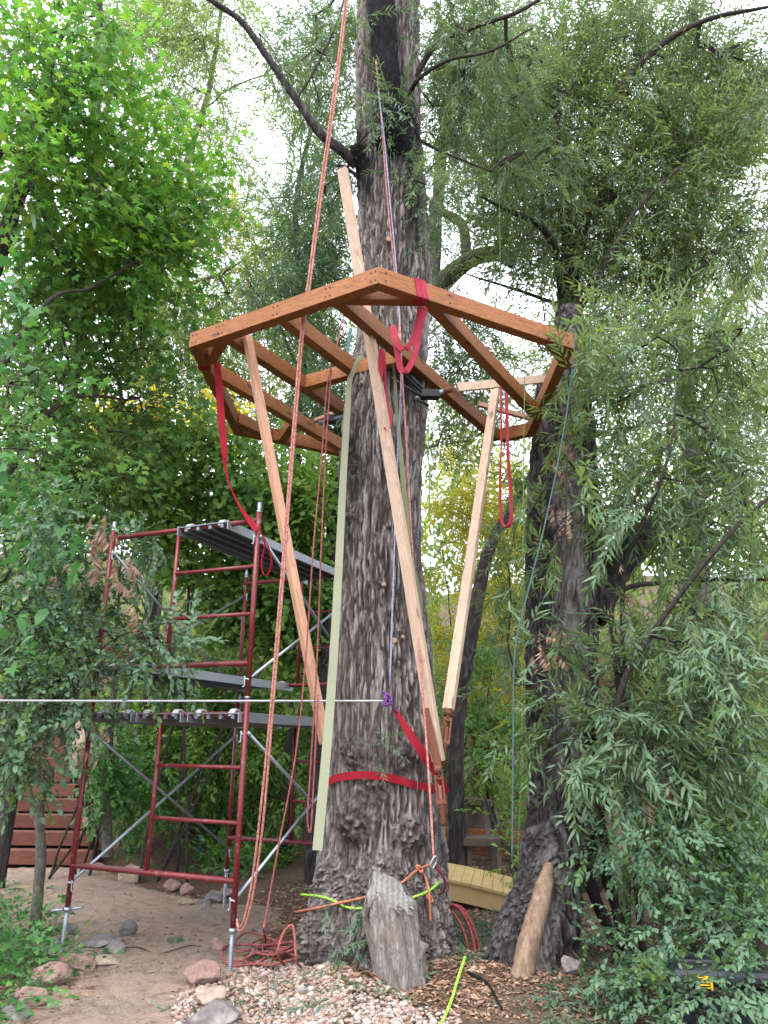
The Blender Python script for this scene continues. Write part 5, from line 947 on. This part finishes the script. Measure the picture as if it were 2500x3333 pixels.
# slim background stems
for i, (x, Y, pts, r0, lab) in enumerate([
    (85, 7.07, [(75, 2008, 7.07), (88, 1850, 7.07), (86, 1740, 7.07), (108, 1680, 7.07), (97, 1645, 7.07)], .042, 'bare crooked sapling stem standing in front of the stairs'),
    (232, 9.6, [(232, 1850, 9.6), (231, 1720, 9.6), (236, 1600, 9.6), (250, 1450, 9.6)], .055, 'thin straight stem beside the round stone at the stairs'),
    (268, 12, [(262, 1590, 12), (290, 1480, 12), (310, 1400, 12)], .06, 'slanting stem behind the middle plank of the scaffold'),
    (500, 14, [(470, 1720, 14), (500, 1420, 14), (510, 1220, 14), (500, 1000, 14)], .13, 'dark trunk in the undergrowth behind the scaffold ladder'),
    (715, 9.5, [(690, 1640, 9.5), (712, 1400, 9.5), (720, 1200, 9.5), (724, 1050, 9.5), (735, 900, 9.5)], .12, 'black trunk hugging the left edge of the big willow'),
    (350, 11, [(355, 1100, 11), (350, 1010, 11), (348, 900, 11)], .035, 'thin dark stem above the top left ledger of the scaffold'),
    (1010, 10.5, [(985, 1600, 10.5), (1010, 1420, 10.5), (1040, 1250, 10.5), (1060, 1180, 10.5), (1090, 1120, 10.5)], .10, 'dark forked limb behind the right prop'),
    (190, 9, [(190, 600, 9), (200, 350, 9), (215, 150, 9), (215, 0, 9)], .07, 'dark upright trunk inside the bright maple leaves')]):
    P = [D(*p) for p in pts]; b = np.array([P[0][0], P[0][1], float(terrain(P[0][0], P[0][1]))-.05]); P = ([b] if P[0][2]-b[2] > .3 else [])+P
    if len(P) < 3: P.append(P[-1]+[0.05, 0, .5])
    rt = empty('slim_tree', b, lab, 'tree'); rbark('trunk', P, [r0*1.15, r0, r0*.9, r0*.7], B_OLD if 'dark' in lab or 'black' in lab else B_GREY, rt, 12, i)
    if i in (3, 4, 6):
        t = np.array(P[-1]); rbark('branch', [P[-2], t+[.5, 0, .9], t+[.7, .2, 1.8]], [r0*.5, r0*.3, .02], B_OLD, rt, 8, i)
# dead hanging leaves
for x, y, Y, n, lab in ((215, 1150, 5.6, 12, 'uppermost dry brown leaf cluster on the vine left of the scaffold'), (260, 1230, 5.6, 10, 'dry brown leaf cluster hanging against the left scaffold post'), (160, 1240, 5.7, 10, 'dry brown leaves left of the post, lowest cluster'), (290, 1330, 5.6, 3, 'small pale dead leaf bunch between the scaffold ledgers'), (215, 1590, 5.9, 3, 'curled cream dead leaves on the lower left scaffold post'),
                         (1200, 1110, 5.9, 6, 'reddish dead leaves on the streaked old trunk'), (1215, 1000, 5.9, 5, 'orange dead spray below the right platform corner'), (1180, 1390, 5.8, 8, 'fan of dry leaves across the split trunk'), (1345, 1260, 5.9, 6, 'dry tuft on the branch right of the old trunk'), (1330, 1150, 6, 5, 'brown dead leaves in the thicket above the dry tuft'), (1420, 1680, 5.5, 7, 'dead brown leaves low in the right thicket'), (1350, 1780, 5.4, 6, 'rusty leaf bunch beside the bare slab')):
    c = D(x, y, Y); P = c+r_.normal(size=(n, 3))*np.array([.06, .05, .07]); Dr = np.tile([.3, 0, -1.], (n, 1))+r_.normal(size=(n, 3))*.5
    o = foliage('dead_leaf_cluster', P-0, Dr, r_.uniform(.6, 1., n), 'dead', False, L_DEAD, None, None, int(x)); del o['kind']; o.location = (0, 0, 0); tag(o, lab, 'dead leaves')

# ---------------- ground cover, litter, stones ----------------
def scatter(n, region, seed):       # region: list of view-px ellipses on the ground
    r = np.random.default_rng(seed); out = []
    for (x, y, rx, ry, w_) in region:
        m = int(n*w_); a = r.random(m)*6.283; q = np.sqrt(r.random(m)); 
        for i in range(m):
            yy = y+ry*q[i]*math.sin(a[i])
            if yy < 1640: yy = 1640+r.random()*60
            P = DG(x+rx*q[i]*math.cos(a[i]), yy, .02); P[2] = float(terrain(P[0], P[1])) if False else 0; out.append(P)
    P = np.array(out); P[:, 2] = terrain(P[:, 0], P[:, 1]); return P
def cover(name, lab, region, n, kind, mat, ts, seed, up=.7, tint=None, far=False, lift=.03, flat=1.):
    P = scatter(n, region, seed); r = np.random.default_rng(seed+1); Dr = r.normal(size=P.shape); Dr[:, 2] = np.abs(Dr[:, 2])*up; P[:, 2] += lift*r.random(len(P))
    to = None if tint is None else np.clip(tint[0]+tint[1]*r.random(len(P)), 0, .8)
    o = foliage(name, P, Dr, ts*r.uniform(.6, 1.3, len(P)), kind, far, mat, None, to, seed); tag(o, lab, 'ground cover'); return o
cover('ground_vines', 'low green leafy ground cover behind the scaffold and path stones', [(480, 1800, 170, 55, .5), (520, 1850, 110, 50, .28), (600, 1760, 90, 40, .12), (330, 1800, 60, 40, .1)], 1300, 'ovate', L_GRND, .85, 61, .9, (.25, .5), lift=.25)
cover('ground_vines', 'green vines spilling over the left border of the path', [(40, 2050, 80, 60, .4), (80, 2100, 70, 40, .3), (10, 2180, 40, 40, .12), (10, 1970, 40, 50, .18)], 220, 'maple', L_GRND, .75, 62, .5, (.0, .45), lift=.14)
cover('fallen_willow_leaves', 'fresh fallen willow twigs strewn to the right of the trunk foot', [(1040, 2060, 80, 60, .25), (1000, 2010, 60, 40, .1), (1280, 2180, 160, 60, .2), (1080, 1985, 60, 40, .1), (700, 2170, 160, 45, .09), (1250, 2080, 60, 60, .14), (1350, 2180, 120, 50, .12)], 360, 'willow', L_WILD, .75, 63, .12)
cover('fallen_willow_leaves', 'scattered green leaf sprigs dropped on the dirt path', [(380, 2040, 260, 120, .5), (520, 2110, 120, 60, .2), (150, 1930, 140, 50, .15), (350, 2180, 80, 30, .15)], 75, 'ovate', L_GRND, .55, 64, .05, lift=.005)
def flecks(name, lab, region, n, sizes, mat, seed, w=.35, th=.35, up=.15):
    P = scatter(n, region, seed); r = np.random.default_rng(seed); n = len(P); s = r.uniform(*sizes, n); a = r.random(n)*6.283; X = np.stack([np.cos(a), np.sin(a), r.normal(size=n)*.15], 1); Yv = np.stack([-np.sin(a), np.cos(a), r.normal(size=n)*.4], 1)
    P[:, 2] += .004+up*.05*r.random(n); V = np.stack([P-X*s[:, None], P+Yv*s[:, None]*w+[0, 0, .003], P+X*s[:, None], P-Yv*s[:, None]*w+[0, 0, .006]], 1).reshape(-1, 3)
    F = (np.arange(n)[:, None, None]*4+np.array([[0, 1, 2], [0, 2, 3]])[None]).reshape(-1, 3); o = mesh_np(name, V, F, mat, None, attr=[('tint', 'FACE', np.repeat(r.random(n), 2))]); NTRI[0] += 2*n; tag(o, lab, 'leaf litter', kind='stuff')
flecks('leaf_litter', 'dry brown leaf litter covering the soil', [(1100, 2060, 300, 160, .25), (1350, 2100, 300, 120, .2), (800, 2160, 300, 60, .12), (1080, 1860, 150, 90, .13), (450, 1770, 220, 90, .16), (60, 2080, 160, 130, .08), (620, 1960, 80, 60, .06)], 15000, (.012, .035), L_DEAD, 71)
flecks('gravel_litter', 'dead leaf scraps lying over the pea gravel', [(600, 2170, 240, 70, 1.)], 900, (.012, .032), L_DEAD, 73, up=.6)
cover('fallen_willow_leaves', 'willow leaves dropped on the gravel before the trunk', [(620, 2180, 230, 60, 1.)], 26, 'willow', L_WIL, .6, 66, .1)
flecks('path_litter', 'tiny dry flecks scattered on the dirt path', [(330, 2040, 330, 170, 1.)], 2600, (.006, .024), L_DEAD, 72)
# pebbles: icosahedra
ph = (1+5**.5)/2; IV = np.array([(-1, ph, 0), (1, ph, 0), (-1, -ph, 0), (1, -ph, 0), (0, -1, ph), (0, 1, ph), (0, -1, -ph), (0, 1, -ph), (ph, 0, -1), (ph, 0, 1), (-ph, 0, -1), (-ph, 0, 1)])/1.9
IF = np.array([(0, 11, 5), (0, 5, 1), (0, 1, 7), (0, 7, 10), (0, 10, 11), (1, 5, 9), (5, 11, 4), (11, 10, 2), (10, 7, 6), (7, 1, 8), (3, 9, 4), (3, 4, 2), (3, 2, 6), (3, 6, 8), (3, 8, 9), (4, 9, 5), (2, 4, 11), (6, 2, 10), (8, 6, 7), (9, 8, 1)])
def pebmat():
    m, t, b = newmat('pea_gravel', .7, .3); at = t.nodes.new('ShaderNodeAttribute'); at.attribute_name = 'tint'
    c = ramp(t, at.outputs['Fac'], [(0, (.14, .08, .065)), (.25, (.30, .19, .155)), (.5, (.40, .31, .25)), (.75, (.22, .20, .19)), (1, (.50, .45, .41))]); n = noise(t, coords(t, 1), 90, 5); c = mix(t, mapr(t, n, .4, .7, 0, .4), c, (.2, .14, .1)); t.links.new(c, b.inputs['Base Color']); return m
reg = [(560, 2190, 190, 75, .42), (650, 2150, 110, 45, .2), (750, 2200, 140, 45, .2), (560, 2110, 70, 25, .08), (880, 2215, 120, 18, .06), (520, 2240, 160, 40, .04)]
P = scatter(6800, reg, 81); r_ = np.random.default_rng(82); n = len(P); s = r_.uniform(.006, .017, n)*np.where(r_.random(n) > .97, 1.9, 1); q = rot_to(r_.normal(size=(n, 3)), r_.uniform(0, 6, n)); sc3 = r_.uniform(.6, 1.25, (n, 12, 1))*0+1; V = IV[None]*(1+r_.normal(size=(n, 12, 1))*.10)*np.stack([np.full(n, 1.35), np.ones(n), np.full(n, .8)], 1)[:, None]
V = np.einsum('nij,nmj->nmi', q, V)*s[:, None, None]; V[..., 2] *= .7; P[:, 2] += s*.35+r_.random(n)*.018; V = V+P[:, None]
F = (IF[None]+(np.arange(n)*12)[:, None, None]).reshape(-1, 3); o = mesh_np('pea_gravel', V.reshape(-1, 3), F, pebmat(), None, True, attr=[('tint', 'FACE', np.repeat(r_.random(n), 20))]); tag(o, 'bed of pale rounded pea gravel before the big trunk', 'gravel', kind='stuff'); NTRI[0] += len(F)
def rockmat(nm, a, b_, c_):
    m, t, b = newmat(nm, .85, .2); v = coords(t, 1.); n = noise(t, v, 7, 7, .65); n2 = noise(t, v, 45, 6, .7); c = ramp(t, n, [(.3, a), (.5, b_), (.68, c_)]); c = mix(t, mapr(t, n2, .35, .7, 0, .5), c, a); t.links.new(c, b.inputs['Base Color']); bump(t, b, n2, .6, .01); return m
RP = rockmat('pink_sandstone', (.13, .08, .07), (.27, .17, .145), (.40, .29, .25)); RG_ = rockmat('grey_stone', (.08, .07, .068), (.18, .16, .155), (.34, .31, .30)); RT_ = rockmat('tan_stone', (.17, .13, .10), (.32, .25, .19), (.46, .39, .32)); RM = rockmat('mottled_stone', (.16, .09, .07), (.30, .18, .14), (.75, .72, .68))
bm_cache = {}
import bmesh
def rock(x, y, w_px, h_px, mat, lab, seed, zz=None, Y=None):
    bm = bmesh.new(); bmesh.ops.create_icosphere(bm, subdivisions=4, radius=1); V = np.array([v.co[:] for v in bm.verts]); F = np.array([[v.index for v in f.verts] for f in bm.faces]); bm.free()
    r = np.random.default_rng(seed)
    for k in range(14):      # facet by planes
        n = r.normal(size=3); n /= np.linalg.norm(n); d = r.uniform(.52, .85); s = V@n-d; m = s > 0; V[m] -= np.outer(s[m]*.92, n)
    V *= (1+(fbm(V*2.2+seed, 3, seed)-.5)[:, None]*.4+(fbm(V*9+seed, 3, seed)-.5)[:, None]*.12); c = DG(x, y, .0) if Y is None else D(x, y, Y); dep = (c-[0, 0, CAMH])@_F; sx = w_px*K*dep/FPX/2; szz = h_px*K*dep/FPX/2
    if Y is None: c[2] = float(terrain(c[0], c[1]))
    V = V*np.array([sx, sx*.85, szz*1.15]); V[:, 2] += (szz*.75 if Y is None else 0); o = mesh_np('rock', V+c, F, mat, None, False, org=c); tag(o, lab, 'rock'); return o
for i, (x, y, w_, h_, m, lab) in enumerate([
    (442, 2130, 92, 62, RP, 'largest pink rock right of the path, just left of the scaffold screw foot'), (455, 2185, 84, 50, RT_, 'tan rock touching the gravel below the largest pink rock'), (462, 2225, 120, 60, RG_, 'whitish rock cut by the bottom edge beside the gravel'), (105, 2130, 96, 54, RP, 'wide flat pink rock on the left border of the path'),
    (165, 2095, 80, 40, RP, 'pink rock between the flat pink rock and the left screw foot'), (70, 2175, 80, 44, RP, 'pinkish rock at the lower left corner of the path edge'), (30, 2200, 70, 34, RG_, 'grey-pink slab cut off by the lower left corner'), (228, 2085, 60, 26, RT_, 'brown flat stone at the left screw foot'), (220, 2040, 92, 26, RG_, 'long grey slab near the left screw foot'), (245, 2060, 60, 26, RG_, 'rounded grey stone in front of the long slab'),
    (272, 2020, 46, 36, RG_, 'dark grey block behind the long slab'), (150, 2010, 40, 30, RG_, 'pale small stone by the crooked sapling stem'), (120, 2030, 34, 22, RG_, 'smallest grey stone left of the sapling stem'), (280, 1900, 52, 40, RT_, 'tan boulder at the foot of the ground cover'), (375, 1915, 44, 26, RP, 'first red-brown stone left of the row of border stones'),
    (405, 1925, 44, 26, RP, 'second red-brown stone of the row of border stones'), (400, 1943, 44, 18, RT_, 'light flat stone in front of the red-brown border stones'), (440, 1945, 34, 16, RG_, 'small grey stone at the middle of the border row'), (462, 1935, 46, 30, RG_, 'grey block ending the border row near the rear jack'), (490, 1925, 34, 22, RP, 'pinkish stone beside the rear jack'),
    (580, 1830, 40, 26, RG_, 'dark boulder half hidden left of the trunk foot'), (660, 1725+110, 30, 18, RG_, 'little stone at the edge of the left root'), (505, 1895, 22, 14, RT_, 'tiny tan stone behind the rear jack'), (210, 1880, 46, 16, RP, 'pink flat stone at the corner of the bottom stair'), (470, 2050, 40, 26, RP, 'rosy stone just behind the front right jack'), (545, 2050+15, 30, 14, RG_, 'small grey stone under the rope heap'), (560, 2010, 34, 14, RG_, 'low stone behind the rope heap'),
    (1240, 2150, 60, 40, RG_, 'mossy grey stone under the lower right bushes')]): rock(x, y, w_, h_, m, lab, 200+i)
rock(201, 1772, 56, 54, RM, 'round mottled stone perched beside the fourth stair', 300, Y=10.6); rock(172, 1600, 50, 120, RT_, 'tall tan stone standing at the side of the upper stairs', 301, Y=12.3)
# twigs and bark strips lying about
for i, (a, b_, r0, m, lab) in enumerate([((380, 2170), (425, 2212), .008, B_BR, 'dark bent stick on the path near the bottom edge'), ((230, 2045+5), (330, 2052), .005, B_BR, 'thin twig beside the long grey slab'), ((350, 2055), (440, 2040), .004, B_BR, 'fine twig across the middle of the path'), ((1010, 2085+60), (1085, 2200), .012, B_OLD, 'root stub curling over the soil right of the stump'), ((10, 1915), (55, 1925), .006, B_BR, 'small stick at the left edge of the path')]):
    A = grd(DG(*a, .02), .012); Bq = grd(DG(*b_, .02), .012); M_ = (A+Bq)/2+np.array([.03, .05, .02]); rp('fallen_stick', [A, M_, Bq], [r0, r0*.9, r0*.5], m, lab, n=6, cat='stick')
c = grd(DG(438, 1790, .0), .0); c = D(438, 1775, 11.2); c[2] = float(terrain(c[0], c[1])); bt = empty('blue_bottle', c, 'small bright blue object standing in the leaves behind the scaffold ladder', 'bottle')
MB().tube([c, c+[0, 0, .16], c+[0, 0, .2]], [.045, .045, .02], 14, seg=14).build('body', paint('blue_plastic', (.01, .06, .35), .4), bt, True); MB().tube([c+[0, 0, .198], c+[0, 0, .235]], [.018, .018], 12).build('cap', paint('dark_cap', (.02, .03, .1), .4), bt, True)
print('TRIS', NTRI[0])
for o in list(bpy.data.objects):
    if o.parent is not None and 'label' in o.keys() and o.parent.get('label'): pass
